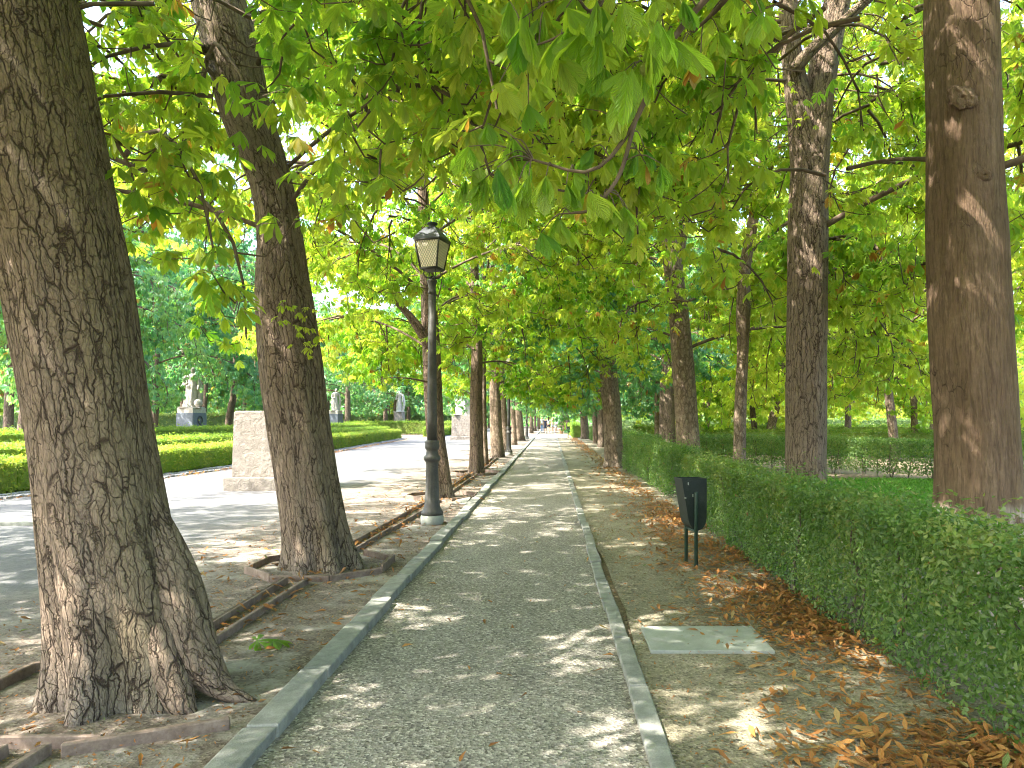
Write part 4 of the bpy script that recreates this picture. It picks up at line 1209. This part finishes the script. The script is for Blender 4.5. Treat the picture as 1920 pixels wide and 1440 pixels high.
scatter_leaves('leaf_crumbs', 'crumbled leaf and bark bits on the trodden earth', 9000, crumbs, 305, (0.012, 0.035), 1, flat=0.5, tones=(0.0, 0.6), cat='leaf crumbs')
def path_bits(rng, n):
    x = rng.uniform(-1.28, 0.42, n); y = 2.8 + 40 * rng.random(n) ** 1.5; return np.stack([x, y, np.zeros(n)], -1)
scatter_leaves('leaf_litter', 'few small dry leaves lying on the gravel path', 90, path_bits, 307, (0.04, 0.09), flat=0.3)
def edge_litter(rng, n):
    y = rng.uniform(12, 50, n); x = np.interp(y, [10, 15, 22, 36, 57], [-10.7, -10.05, -9.6, -9.8, -10.9]) + rng.normal(0, 0.09, n); return np.stack([x, y, np.zeros(n)], -1)
scatter_leaves('leaf_litter', 'orange leaves along the cobbled edge of the box hedge', 800, edge_litter, 308, (0.08, 0.14), 1)


def lawn():
    rng = np.random.default_rng(8); mb = MB(); N = 46000
    y = rng.uniform(7.0, 18.6, N); x = rng.uniform(3.9, 15.5, N)
    k = (y < 19.2 - 0.28 * (x - 6.5))
    x, y = x[k], y[k]; N = len(x)
    p = np.stack([x, y, np.full(N, -0.012)], -1)
    az = rng.uniform(0, 6.28, N)
    d = norm(np.stack([np.cos(az) * 0.5, np.sin(az) * 0.5, np.ones(N)], -1)); s = norm(np.stack([-np.sin(az), np.cos(az), np.zeros(N)], -1)); n = np.cross(d, s)
    leaflets(mb, p, d, s, n, rng.uniform(0.06, 0.12, N), 1, 0.25, 0.2, np.clip(rng.normal(0.5, 0.2, N), 0, 0.9), 0, 0.8)
    tag(mb.build('lawn', M['grass'], smooth=False), 'bright green lawn behind the near hedge', 'grass', kind='stuff')


lawn()

# ---------------------------------------------------------------- edging boards of pits and channel
def pit(label, cx, cy, r, skip=(), seed=0):
    t = empty('tree_pit_edging', (cx, cy, 0)); tag(t, label, 'edging')
    for i in range(8):
        if i in skip: continue
        a0, a1 = R(22.5 + 45 * i), R(22.5 + 45 * (i + 1))
        b = BM(); b.board((r * math.cos(a0), r * math.sin(a0)), (r * math.cos(a1), r * math.sin(a1)), 0.032, -0.06, 0.055 + 0.012 * math.sin(i * 2 + seed))
        b.build('board', M['board'], t)


pit('wooden edging round the foot of the nearest left trunk', -2.36, 4.15, 0.78, skip=(0, 1, 7, 6))
pit('wooden edging ring round the second left trunk', -2.33, 7.6, 0.72, skip=(1,))
pit('wooden edging ring round the trunk behind the lamp', -2.1, 14.4, 0.7, skip=(1, 5))
pit('wooden edging ring round the straight trunk by the statue', -2.07, 20.6, 0.7)
for lab, y0, y1, x0, x1 in [('pair of channel boards in the bottom left corner', 2.2, 3.36, -2.36, -2.34), ('pair of channel boards between the two nearest left trunks', 4.95, 6.85, -2.33, -2.33),
                            ('pair of channel boards running past the nearest lamp', 8.3, 13.7, -2.3, -2.1), ('pair of channel boards between the lamp tree and the straight trunk', 15.1, 19.9, -2.1, -2.07), ('pair of channel boards beyond the straight trunk', 21.3, 29.0, -2.07, -2.15)]:
    t = empty('channel_edging', (x0, y0, 0)); tag(t, lab, 'edging', 'boards of the watering channel')
    n = max(1, round((y1 - y0) / 1.6))
    for sx in (-0.10, 0.085):
        for i in range(n):
            u0, u1 = i / n, (i + 1) / n
            b = BM(); b.board(((x1 - x0) * u0 + sx + random.uniform(-.01, .01), (y1 - y0) * u0 + 0.01), ((x1 - x0) * u1 + sx + random.uniform(-.01, .01), (y1 - y0) * u1 - 0.01), 0.035, -0.06, 0.05 + random.uniform(-0.008, 0.008))
            b.build('board', M['board'], t)
# single front board of the nearest pit, as it lies
b = BM(); q0, q1 = P(115, 1415, 3.34), P(432, 1362, 3.64)
b.board((0, 0), (q1[0] - q0[0], q1[1] - q0[1]), 0.035, -0.05, 0.05)
o = b.build('loose_board', M['board'], loc=(q0[0], q0[1], 0)); tag(o, 'single edging board lying in front of the nearest left trunk', 'board')

b = BM(); b.box(-0.4, 0.4, -0.28, 0.28, -0.03, 0.022, 0.006, 0.006)
o = b.build('concrete_slab', M['slab'], loc=(1.04, 5.06, 0)); tag(o, 'flat grey concrete slab set in the dirt on the right', 'slab')
b = BM(); b.box(-1.1, 1.1, -0.32, 0.32, -0.03, 0.05, 0.012, 0.01)
o = b.build('stone_slab', M['kerb'], loc=(-8.3, 10.9, 0)); tag(o, 'bluish stone slab on the promenade at the left photo edge', 'slab')
b = BM(); b.box(-0.13, 0.13, -0.42, 0.42, -0.03, 0.03, 0.01, 0.02)
o = b.build('stone_block', M['kerb'], loc=(-1.62, 13.6, 0)); tag(o, 'small flat stone beside the left kerb past the lamp', 'stone')
# irrigation pipe and roots by the hedge
for lab, pts in [('thin brown pipe lying at the hedge foot behind the bin', [(1392, 1030), (1430, 1052), (1480, 1082)]), ('bent brown pipe lying at the near hedge foot', [(1528, 1130), (1565, 1172), (1600, 1190), (1626, 1212)])]:
    W = np.array([[(x - VX) / (y - VY) * H, F * H / (y - VY), 0.02] for x, y in pts]); o0 = W[0].copy(); o0[2] = 0
    b = BM(); q = smooth_path(W - o0, 14); q[:, 2] += 0.01 * np.sin(np.arange(14)); b.tube(q, np.full(14, 0.013), 8)
    o = b.build('irrigation_pipe', M['bark_far'], loc=tuple(o0)); tag(o, lab, 'pipe')
# freshly fallen green leaf by the channel
mb = MB(); rng = np.random.default_rng(3)
palmate(mb, rng, np.zeros((2, 3)) + [[0, 0, 0.03], [0.1, 0.02, 0.025]], np.array([[1.0, 0.2, 0], [1, -0.3, 0]]), np.array([[0.05, -0.1, 1.0], [0, 0.1, 1]]), np.array([0.17, 0.15]), 4, np.array([0.25, 0.3]), (0.0, 0.1))
o = mb.build('fallen_leaf', [M['leaf']], loc=(-1.95, 4.95, 0)); tag(o, 'fresh green fallen leaf beside the channel boards on the left', 'leaf')

# ---------------------------------------------------------------- lamp posts
def lamp_post():
    t = empty('lamp_post', (0, 0, 0))
    flute = lambda a, z: 1 - 0.05 * (0.5 + 0.5 * math.cos(12 * a)) if 0.28 < z < 0.86 else 1
    b = BM(); b.lathe([(0.165, -0.05), (0.165, 0.10), (0.155, 0.125)], 12); b.build('plinth', M['slab'], t)
    b = BM(); b.lathe([(0.155, 0.125), (0.158, 0.16), (0.145, 0.19), (0.12, 0.22), (0.112, 0.27), (0.110, 0.29), (0.098, 0.5), (0.088, 0.84), (0.092, 0.86), (0.092, 0.885), (0.112, 0.905), (0.122, 0.935), (0.118, 0.965),
                             (0.092, 0.985), (0.088, 1.02), (0.080, 1.045), (0.088, 1.06), (0.102, 1.085), (0.106, 1.12), (0.098, 1.15), (0.104, 1.165), (0.100, 1.185), (0.074, 1.20)], 48, shape=flute); b.build('base', M['iron'], t)
    b = BM(); b.lathe([(0.072, 1.195), (0.070, 1.6), (0.060, 2.6), (0.053, 3.30)], 20); b.build('shaft', M['iron'], t)
    b = BM(); b.lathe([(0.053, 3.30), (0.062, 3.31), (0.062, 3.335), (0.052, 3.35), (0.055, 3.42), (0.070, 3.475), (0.076, 3.49), (0.070, 3.505), (0.035, 3.515), (0.028, 3.56)], 20)
    b.build('capital', M['iron'], t)
    b = BM()
    for i in range(4):
        a = R(45 + 90 * i); c, s = math.cos(a), math.sin(a)
        b.tube([(0.03 * c, 0.03 * s, 3.53), (0.09 * c, 0.09 * s, 3.53), (0.135 * c, 0.135 * s, 3.57), (0.12 * c, 0.12 * s, 3.62), (0.16 * c, 0.16 * s, 3.655)], [0.010, 0.010, 0.009, 0.009, 0.009], 6)
    b.build('bracket', M['iron'], t)
    # lantern: four sloping wired panes between corner bars
    zb, zt, hb, ht = 3.66, 4.055, 0.125, 0.188
    fr = BM()
    cor = [(-1, -1), (1, -1), (1, 1), (-1, 1)]
    for (sx, sy) in cor: fr.tube([(sx * hb, sy * hb, zb), (sx * ht, sy * ht, zt)], [0.014, 0.014], 6)
    for i in range(4):
        (ax, ay), (bx, by) = cor[i], cor[(i + 1) % 4]
        fr.tube([(ax * hb, ay * hb, zb), (bx * hb, by * hb, zb)], [0.017, 0.017], 6)
        fr.tube([(ax * ht, ay * ht, zt), (bx * ht, by * ht, zt)], [0.019, 0.019], 6)
    fr.box(-hb, hb, -hb, hb, zb - 0.02, zb - 0.006)
    fr.build('lantern_frame', M['iron'], t)
    for i in range(4):
        (ax, ay), (bx, by) = cor[i], cor[(i + 1) % 4]
        mb = MB()
        V = np.array([(ax * hb, ay * hb, zb), (bx * hb, by * hb, zb), (bx * ht, by * ht, zt), (ax * ht, ay * ht, zt)])
        nrm = np.array([ax + bx, ay + by, -0.3]); nrm = nrm / np.linalg.norm(nrm) * 0.004
        V2 = np.concatenate([V, V - nrm * 2])
        co = np.array([(-hb, 0, 0), (hb, 0, 0), (ht, zt - zb, 0), (-ht, zt - zb, 0)] * 2)
        mb.add(V2, [(0, 1, 2), (0, 2, 3), (4, 6, 5), (4, 7, 6), (0, 4, 5), (0, 5, 1), (2, 6, 7), (2, 7, 3)], 0, 0.5, co)
        mb.build('glass_pane', M['glass'], t, smooth=False)
    rf = BM(); k = math.sqrt(2)
    rf.lathe([(0.205 * k, 4.06), (0.205 * k, 4.08), (0.17 * k, 4.135), (0.10 * k, 4.225), (0.075 * k, 4.24), (0.075 * k, 4.255)], 4, rot=R(45)); rf.build('roof', M['iron_dark'], t)
    fn = BM(); fn.lathe([(0.062, 4.25), (0.055, 4.27), (0.045, 4.285), (0.075, 4.30), (0.082, 4.315), (0.06, 4.33), (0.02, 4.337)], 16); fn.build('finial', M['iron_dark'], t)
    return t


lamp = lamp_post()
LG = 'iron lamp posts along the left kerb'
for i, (lab, X, d) in enumerate([('nearest iron lamp post with wired glass lantern beside the left kerb', -1.71, 10.75), ('second lamp post along the path, among the left row trunks', -1.75, 31.0),
                                 ('third lamp post along the path, small in the distance', -1.83, 56.5), ('farthest lamp post, next to the group of people', -1.75, 100.0)]):
    o = lamp if i == 0 else copy_tree(lamp)
    o.location = (X, d, 0); o.rotation_euler = (0, 0, R(-16)); tag(o, lab, 'lamp post', LG)

# ---------------------------------------------------------------- litter bin
def litter_bin():
    t = empty('litter_bin', (0, 0, 0))
    # basket: side outline straight at the back, sloping front, rounded foot; swings between two posts
    prof = [(-0.13, 0.90), (0.17, 0.90), (0.17, 0.50), (0.155, 0.44), (0.12, 0.395), (0.07, 0.375), (0.015, 0.385), (-0.03, 0.43), (-0.05, 0.48)]
    b = BM(); w = 0.135
    def shell(off, top):
        out = []
        cx = sum(p[0] for p in prof) / len(prof); cz = sum(p[1] for p in prof) / len(prof)
        for (x, z) in prof:
            k = 1 - off / 0.16
            out.append((cx + (x - cx) * k, top if z > 0.89 else cz + (z - cz) * k))
        return out
    o_, i_ = shell(0, 0.90), shell(0.010, 0.90)
    vo = [[b.b.verts.new((x, s * w, z)) for (x, z) in o_] for s in (-1, 1)]
    vi = [[b.b.verts.new((x, s * (w - 0.007), z)) for (x, z) in i_] for s in (-1, 1)]
    n = len(prof)
    b.b.faces.new(vo[0]); b.b.faces.new(list(reversed(vo[1]))); b.b.faces.new(list(reversed(vi[0]))); b.b.faces.new(vi[1])
    for j in range(1, n):
        k = (j + 1) % n
        b.b.faces.new((vo[0][k], vo[0][j], vo[1][j], vo[1][k])); b.b.faces.new((vi[0][j], vi[0][k], vi[1][k], vi[1][j]))
    for s in (0, 1): b.b.faces.new((vo[s][0], vo[s][1], vi[s][1], vi[s][0]))
    b.b.faces.new((vo[0][0], vi[0][0], vi[1][0], vo[1][0])); b.b.faces.new((vo[0][1], vo[1][1], vi[1][1], vi[0][1]))
    bmesh.ops.recalc_face_normals(b.b, faces=b.b.faces)
    b.build('basket', M['bin'], t)
    for s in (-1, 1):
        q = BM(); y = s * (w + 0.026)
        q.lathe([(0.021, -0.05), (0.021, 0.755), (0.019, 0.765)], 14, 0.03, y); q.build('post', M['bin_post'], t)
    q = BM(); q.tube([(0.03, -w - 0.02, 0.37), (0.03, w + 0.02, 0.37)], [0.012, 0.012], 8); q.build('crossbar', M['bin_post'], t)
    q = BM()
    for s in (-1, 1): q.lathe([(0.012, 0.70), (0.012, 0.712)], 10, -0.09, s * (w + 0.002))
    for (x, z) in [(-0.06, 0.85), (-0.005, 0.73)]:
        q.box(x, x + 0.012, -w - 0.004, -w - 0.0005, z - 0.014, z + 0.014, 0.001)
    q.build('rivet', M['slab'], t)
    return t


bn = litter_bin()
bn.location = (1.41, 7.65, 0); bn.scale = (0.88, 0.88, 1.0); bn.rotation_euler = (0, 0, R(10)); tag(bn, 'dark green tilting litter bin on two posts by the near hedge', 'litter bin', 'litter bins on posts')
b2 = copy_tree(bn); b2.location = (1.4, 62, 0); tag(b2, 'far small litter bin in front of the bright green hedge end', 'litter bin', 'litter bins on posts')

# ---------------------------------------------------------------- pedestals and statues
def pedestal(label, X, d, w, h, mat='pedestal', plinth=0.28, cap=0.0, taper=0.03, rz=0.0, wreath=False):
    t = empty('pedestal', (X, d, 0), rz); tag(t, label, 'pedestal')
    b = BM()
    if plinth:
        b.box(-w / 2 - 0.13, w / 2 + 0.13, -w / 2 - 0.13, w / 2 + 0.13, -0.05, plinth, 0.03, 0.008); b.build('plinth', M[mat], t); b = BM()
    z0 = plinth - 0.02 if plinth else -0.05
    r = bmesh.ops.create_cube(b.b, size=1.0)
    for v in r['verts']:
        k = w / 2 * (1.0 if v.co.z < 0 else 1.0 - taper)
        v.co = Vector((math.copysign(k, v.co.x), math.copysign(k, v.co.y), z0 if v.co.z < 0 else h))
    bmesh.ops.bevel(b.b, geom=list(b.b.edges), offset=0.03, segments=3, affect='EDGES')
    b.build('block', M[mat], t)
    if cap:
        b = BM(); b.box(-w / 2 * 0.93, w / 2 * 0.93, -w / 2 * 0.93, w / 2 * 0.93, h - 0.005, h + cap, 0.015, 0.004); b.build('cap', M['statue'], t)
    if wreath:
        b = BM()
        a = np.linspace(0, 2 * np.pi, 25)
        b.tube(np.stack([np.full(25, w / 2 * 0.985 + 0.02), 0.17 * np.cos(a), h - 0.42 + 0.22 * np.sin(a)], -1), np.full(25, 0.05), 6); b.build('wreath', M['iron_dark'], t)
    return t


PX = (418 - VX) / F * 15.75
pedestal('rough pale stone pedestal with nothing on it, behind the second left trunk', PX + 0.85, 16.5, 1.42, 1.68, plinth=0.27, taper=0.05, rz=R(2))
pedestal('stone pedestal under the sunlit draped statue beside the row', -6.62, 55.8, 1.45, 1.80, plinth=0.25)
pedestal('grey granite pedestal with dark wreath on its side, over the box hedge', -20.7, 43.0, 1.15, 1.86, 'granite', 0.0, 0.28, 0.0, R(-14), True)
pedestal('grey granite pedestal near the brown trunk left of the far white statue', -24.2, 84.0, 1.15, 2.1, 'granite', 0.0, 0.34, 0.0, R(-14))
pedestal('small pale pedestal under the far white statue', -16.2, 80.0, 0.92, 2.25, 'pedestal', 0.0, 0.0, 0.0, R(-8))


def statue(label, X, d, z, h, rz=0.0, seed=1, wide=1.0, mat='statue', cloak=True):
    """standing robed stone figure: one continuous draped body with head, arms and cloak"""
    prof = [(0.00, .21, .19), (0.04, .215, .19), (0.15, .20, .165), (0.30, .185, .15), (0.44, .165, .135), (0.54, .145, .115), (0.62, .125, .10), (0.70, .15, .11), (0.77, .172, .112), (0.815, .155, .10), (0.838, .085, .07),
            (0.855, .048, .05), (0.872, .046, .052), (0.89, .058, .068), (0.92, .066, .078), (0.955, .064, .078), (0.985, .045, .055), (1.0, .012, .014)]
    pr = smooth_path(np.array(prof), 60); k = 48
    rs_ = np.random.default_rng(seed); ph = rs_.uniform(0, 6.28, 5)
    mb = MB(); V = []
    for (tz, rx, ry) in pr:
        sway = 0.035 * math.sin(tz * 3.4 + ph[0]); fold = 0.11 * max(0, 1 - tz / 0.7) + 0.035 * (tz < 0.8)
        for j in range(k):
            a = 2 * math.pi * j / k
            f = 1 + fold * (0.6 * math.sin(9 * a + 5 * tz + ph[1]) + 0.5 * math.sin(5 * a - 4 * tz + ph[2])) + fold * 0.5 * mnoise.noise(Vector((a * 2, tz * 5, seed)))
            V.append((h * (sway + 0.74 * wide * rx * f * math.cos(a)), h * (0.8 * ry * f * math.sin(a) - (0.012 if 0.9 < tz < 0.95 and abs(a - 4.71) < 0.3 else 0)), h * tz))
    n = len(pr); idx = np.arange(n * k).reshape(n, k); nx = np.roll(idx, -1, 1)
    T = np.concatenate([np.stack([idx[:-1], nx[:-1], nx[1:]], -1).reshape(-1, 3), np.stack([idx[:-1], nx[1:], idx[1:]], -1).reshape(-1, 3)])
    mb.add(V, T)
    def tb(pts, r, kk=12):
        q = smooth_path(np.array(pts, float) * np.array([0.78, 0.8, 1.0]) * h, 18); rr = np.interp(np.linspace(0, 1, 18), np.linspace(0, 1, len(r)), r) * h * 0.78
        v, t_ = tube_arrays(q, rr, kk, cap=True); mb.add(v, t_)
    tb([(-.15, 0, .785), (-.20, -.01, .70), (-.215, -.03, .60), (-.15, -.11, .57), (-.07, -.145, .60)], [.05, .046, .040, .034, .030])
    tb([(.15, 0, .785), (.205, .0, .69), (.22, -.02, .58), (.215, -.07, .50), (.21, -.08, .45)], [.05, .045, .040, .034, .028])
    if cloak:
        tb([(.16, .05, .79), (.22, .07, .62), (.25, .06, .42), (.235, .04, .22), (.20, .03, .02)], [.045, .06, .075, .07, .05])
        tb([(-.10, .10, .80), (-.12, .12, .5), (-.13, .10, .2), (-.13, .08, .01)], [.06, .085, .09, .075])
    for sx in (-.07, .06): tb([(sx, -.13, .03), (sx, -.19, .022), (sx * 1.2, -.23, .015)], [.035, .032, .018])
    t = empty('statue', (X, d, z), rz); tag(t, label, 'statue')
    mb.build('figure', M[mat], t)
    b = BM(); b.box(-.25 * h * wide, .25 * h * wide, -.22 * h, .22 * h, -0.002, 0.06, 0.01, 0.003)
    b.build('footing', M[mat], t)
    return t


statue('large draped stone statue half hidden by the straight left row trunk', -6.62, 55.8, 1.80, 2.75, R(25), 3, 1.15)
statue('grey stone statue of a cloaked figure partly behind leaves on the wreathed pedestal', -20.7, 43.0, 2.14, 2.35, R(10), 5)
statue('shaded stone statue mostly hidden by leaves on the plain granite pedestal', -24.2, 84.0, 2.44, 2.5, R(30), 6)
statue('small far white statue standing clear against the dark grove', -16.2, 80.0, 2.25, 2.4, R(-20), 7, 0.85)
# ball beside the foot of the cloaked statue
b = BM(); pr = [(0.23 * math.sin(a), -0.23 * math.cos(a)) for a in np.linspace(0.05, 3.09, 14)]; b.lathe(pr, 20)
st = [o for o in COL.objects if o.type == 'EMPTY' and o.name.startswith('statue')][1]
b.build('stone_ball', M['statue'], st, (0.42, -0.2, 0.28))

# ---------------------------------------------------------------- people at the end of the path
def skin_obj(name, joints, edges, radii, mat, parent):
    me = bpy.data.meshes.new(name); me.from_pydata([tuple(j) for j in joints], edges, []); me.materials.append(mat)
    o = link_mesh(name, me, parent)
    md = o.modifiers.new('skin', 'SKIN'); md.use_smooth_shade = True
    lay = me.skin_vertices[0] if me.skin_vertices else None
    if lay is None:
        bm_ = bmesh.new(); bm_.from_mesh(me); bm_.verts.layers.skin.verify(); bm_.to_mesh(me); bm_.free(); lay = me.skin_vertices[0]
    for i, r in enumerate(radii): lay.data[i].radius = (r, r) if not isinstance(r, tuple) else r
    lay.data[0].use_root = True
    sb = o.modifiers.new('sub', 'SUBSURF'); sb.levels = 1; sb.render_levels = 1
    return o


def person(label, X, d, rz, h, top, bottom, hair, pose='stand', dress=False, long_hair=False, trousers=False):
    t = empty('person', (X, d, 0), rz); tag(t, label, 'person', 'people standing together at the end of the path')
    s = h / 1.72
    hip = Vector((0, 0, 0.92)); ch = Vector((0, 0.0, 1.28)); nk = Vector((0, 0, 1.47)); hd = Vector((0, -0.02, 1.60)); tp = Vector((0, -0.01, 1.70))
    if pose == 'bend':
        ch = Vector((0, -0.24, 1.15)); nk = Vector((0, -0.42, 1.26)); hd = Vector((0, -0.52, 1.33)); tp = Vector((0, -0.6, 1.38)); hip = Vector((0, 0.08, 0.90))
    dv = (nk - ch).normalized(); sh = nk - dv * 0.07
    def arm(sx):
        a = sh + Vector((sx * 0.18, 0, 0))
        if pose == 'bend': return [a, a + Vector((sx * 0.03, -0.06, -0.27)), a + Vector((0, -0.20, -0.47)), a + Vector((-sx * 0.02, -0.25, -0.55))]
        if pose == 'reach': return [a, a + Vector((sx * 0.06, 0.0, -0.28)), a + Vector((sx * 0.02, -0.2, -0.36)), a + Vector((-sx * 0.03, -0.29, -0.34))]
        return [a, a + Vector((sx * 0.05, 0.02, -0.28)), a + Vector((sx * 0.04, -0.05, -0.53)), a + Vector((sx * 0.03, -0.07, -0.62))]
    J, E, Rd = [], [], []
    def add(v, r, par=None):
        J.append(v * s); Rd.append(r * s)
        if par is not None: E.append((par, len(J) - 1))
        return len(J) - 1
    p0 = add(hip, 0.135); c = add((hip + ch) / 2, 0.115, p0); c = add(ch, 0.135, c); c2 = add(sh, 0.10, c); n_ = add(nk, 0.048, c2); a = add(hd, 0.092, n_); add(tp, 0.055, a)
    arms = []
    for sx in (-1, 1):
        q = arm(sx); k = c2
        for v, r in zip(q, (0.055, 0.042, 0.034, 0.030)): k = add(v, r, k)
        k2 = add(q[3] + (q[3] - q[2]) * 0.7, 0.022, k); arms.append(q)
    legs = []
    for sx in (-1, 1):
        L = [hip + Vector((sx * 0.09, 0, -0.08)), Vector((sx * 0.10, -0.02, 0.49)), Vector((sx * 0.105, 0.02, 0.08)), Vector((sx * 0.12, -0.14, 0.035))]
        k = p0
        for v, r in zip(L, (0.088, 0.055, 0.038, 0.034)): k = add(v, r, k)
        legs.append(L)
    skin_obj('body', J, E, Rd, M['skin'], t)
    # shirt or dress
    J, E, Rd = [], [], []
    p0 = add(hip + Vector((0, 0, -0.02 if not dress else -0.1)), 0.15 if not dress else 0.17); c = add((hip + ch) / 2, 0.13, p0); c = add(ch, 0.15, c); c2 = add(sh, 0.115, c)
    for q in arms:
        k = add(q[0], 0.066, c2); k = add(q[0] * 0.45 + q[1] * 0.55, 0.06, k)
    if dress: add(Vector((0, 0, 0.52)), 0.21, p0)
    skin_obj('dress' if dress else 'shirt', J, E, Rd, top, t)
    if not dress:
        J, E, Rd = [], [], []
        p0 = add(hip + Vector((0, 0, 0.02)), 0.15)
        for L in legs:
            k = add(L[0], 0.105, p0); k = add(L[0] * 0.25 + L[1] * 0.75, 0.085, k)
            if trousers: k = add(L[1], 0.07, k); k = add(L[2], 0.055, k)
        skin_obj('trousers' if trousers else 'shorts', J, E, Rd, bottom, t)
    J, E, Rd = [], [], []
    b0 = add(hd + (tp - hd) * 0.25 + Vector((0, 0.025, 0.01)), 0.105); add(tp + Vector((0, 0.02, 0.0)), 0.07, b0)
    if long_hair: k = add(nk + Vector((0, 0.06, 0.0)), 0.075, b0); add(nk + Vector((0, 0.09, -0.18)), 0.055, k)
    skin_obj('hair', J, E, Rd, hair, t)
    # shoes
    for L in legs:
        b = BM(); b.box((L[2].x - 0.045) * s, (L[2].x + 0.05) * s, (L[2].y - 0.2) * s, (L[2].y + 0.06) * s, 0.0, 0.075 * s, 0.02); b.build('shoe', M['iron_dark'], t)
    return t


white = plain('white_cotton', (0.78, 0.78, 0.78)); navy = plain('navy_cotton', (0.03, 0.035, 0.06)); jean = plain('blue_denim', (0.16, 0.27, 0.5)); tan = plain('tan_cotton', (0.5, 0.28, 0.2)); grey = plain('grey_cotton', (0.4, 0.42, 0.45)); beige = plain('pale_cotton', (0.6, 0.62, 0.68))
dark_h = plain('dark_hair', (0.03, 0.022, 0.018)); fair_h = plain('fair_hair', (0.45, 0.33, 0.2))
person('person in white shirt and blue jeans at the left of the group', (1016.5 - VX) / F * 84, 84, R(20), 1.75, white, jean, fair_h, trousers=True)
person('person in a dark navy dress seen from behind', (1022.5 - VX) / F * 80, 80, R(185), 1.66, navy, navy, dark_h, dress=True)
person('dark haired person in grey between the navy dress and the tan top', (1028.5 - VX) / F * 86, 86, R(170), 1.72, grey, navy, dark_h, long_hair=True)
person('person in a tan top standing left of the bending one', (1036 - VX) / F * 86, 86, R(60), 1.74, tan, grey, fair_h, pose='reach')
person('person in white bending forward towards the bench', (1042.5 - VX) / F * 80, 80, R(80), 1.74, white, beige, fair_h, pose='bend')
# pot and bench beside them
b = BM(); b.lathe([(0.13, 0), (0.15, 0.02), (0.21, 0.30), (0.235, 0.40), (0.25, 0.41), (0.25, 0.46), (0.225, 0.46), (0.20, 0.40), (0.12, 0.36)], 24)
o = b.build('flower_pot', M['terracotta'], loc=(1.1, 78, 0.0)); tag(o, 'tan terracotta pot on the ground right of the people', 'pot')
t = empty('bench', (1.35, 92, 0), R(8)); tag(t, 'dark slatted park bench behind the terracotta pot', 'bench')
b = BM(); [b.box(-0.9, 0.9, -0.25 + 0.13 * i, -0.14 + 0.13 * i, 0.43, 0.465, 0.006) for i in range(4)]; b.build('seat', M['wood'], t)
b = BM(); [b.box(-0.9, 0.9, 0.28 + 0.02 * i, 0.31 + 0.02 * i, 0.58 + 0.14 * i, 0.68 + 0.14 * i, 0.006) for i in range(2)]; b.build('backrest', M['wood'], t)
for sx in (-0.75, 0.75):
    b = BM(); b.box(sx - 0.03, sx + 0.03, -0.24, -0.18, 0, 0.43, 0.005).box(sx - 0.03, sx + 0.03, 0.26, 0.31, 0, 0.84, 0.005).box(sx - 0.028, sx + 0.028, -0.18, 0.26, 0.38, 0.428, 0.004); b.build('leg', M['iron'], t)

# ---------------------------------------------------------------- camera, light, render
cam = bpy.data.cameras.new('camera'); co = bpy.data.objects.new('camera', cam); COL.objects.link(co)
co.location = (0, 0, H); co.rotation_euler = (R(90), 0, 0)
cam.sensor_width = 36; cam.lens = 36 * F / 1920
cam.shift_x = -(VX - 960) / 1920; cam.shift_y = (VY - 720) / 1920
cam.clip_start = 0.05; cam.clip_end = 1200
SC.camera = co

to_sun = Vector((-0.56, -0.27, 0.79)).normalized()
elev = math.asin(to_sun.z); azim = math.atan2(to_sun.x, to_sun.y)
w = bpy.data.worlds.new('World'); SC.world = w; w.use_nodes = True
nt = w.node_tree; bg = nt.nodes['Background']
sky = nt.nodes.new('ShaderNodeTexSky'); sky.sky_type = 'NISHITA'; sky.sun_disc = False
sky.sun_elevation = elev; sky.sun_rotation = azim; sky.air_density = 1.0; sky.dust_density = 3.0; sky.ozone_density = 0.4
nt.links.new(sky.outputs[0], bg.inputs[0]); bg.inputs[1].default_value = 0.15
sl = bpy.data.lights.new('sun', 'SUN'); sl.energy = 2.5; sl.angle = R(0.53); sl.color = (1.0, 0.94, 0.84)
so = bpy.data.objects.new('sun', sl); COL.objects.link(so); so.rotation_euler = (-to_sun).to_track_quat('-Z', 'Y').to_euler()

vs = SC.view_settings; vs.view_transform = 'Standard'; vs.look = 'None'; vs.gamma = 1.0; vs.exposure = 3.4; vs.use_curve_mapping = False
cy = SC.cycles
cy.max_bounces = 8; cy.diffuse_bounces = 5; cy.glossy_bounces = 2; cy.transmission_bounces = 4; cy.transparent_max_bounces = 4
cy.caustics_reflective = False; cy.caustics_refractive = False; cy.sample_clamp_indirect = 6.0
cy.pixel_filter_type = 'BLACKMAN_HARRIS'; cy.filter_width = 1.1
cy.use_denoising = True
try: cy.denoiser = 'OPENIMAGEDENOISE'; cy.denoising_prefilter = 'ACCURATE'; cy.denoising_input_passes = 'RGB_ALBEDO_NORMAL'
except Exception: pass
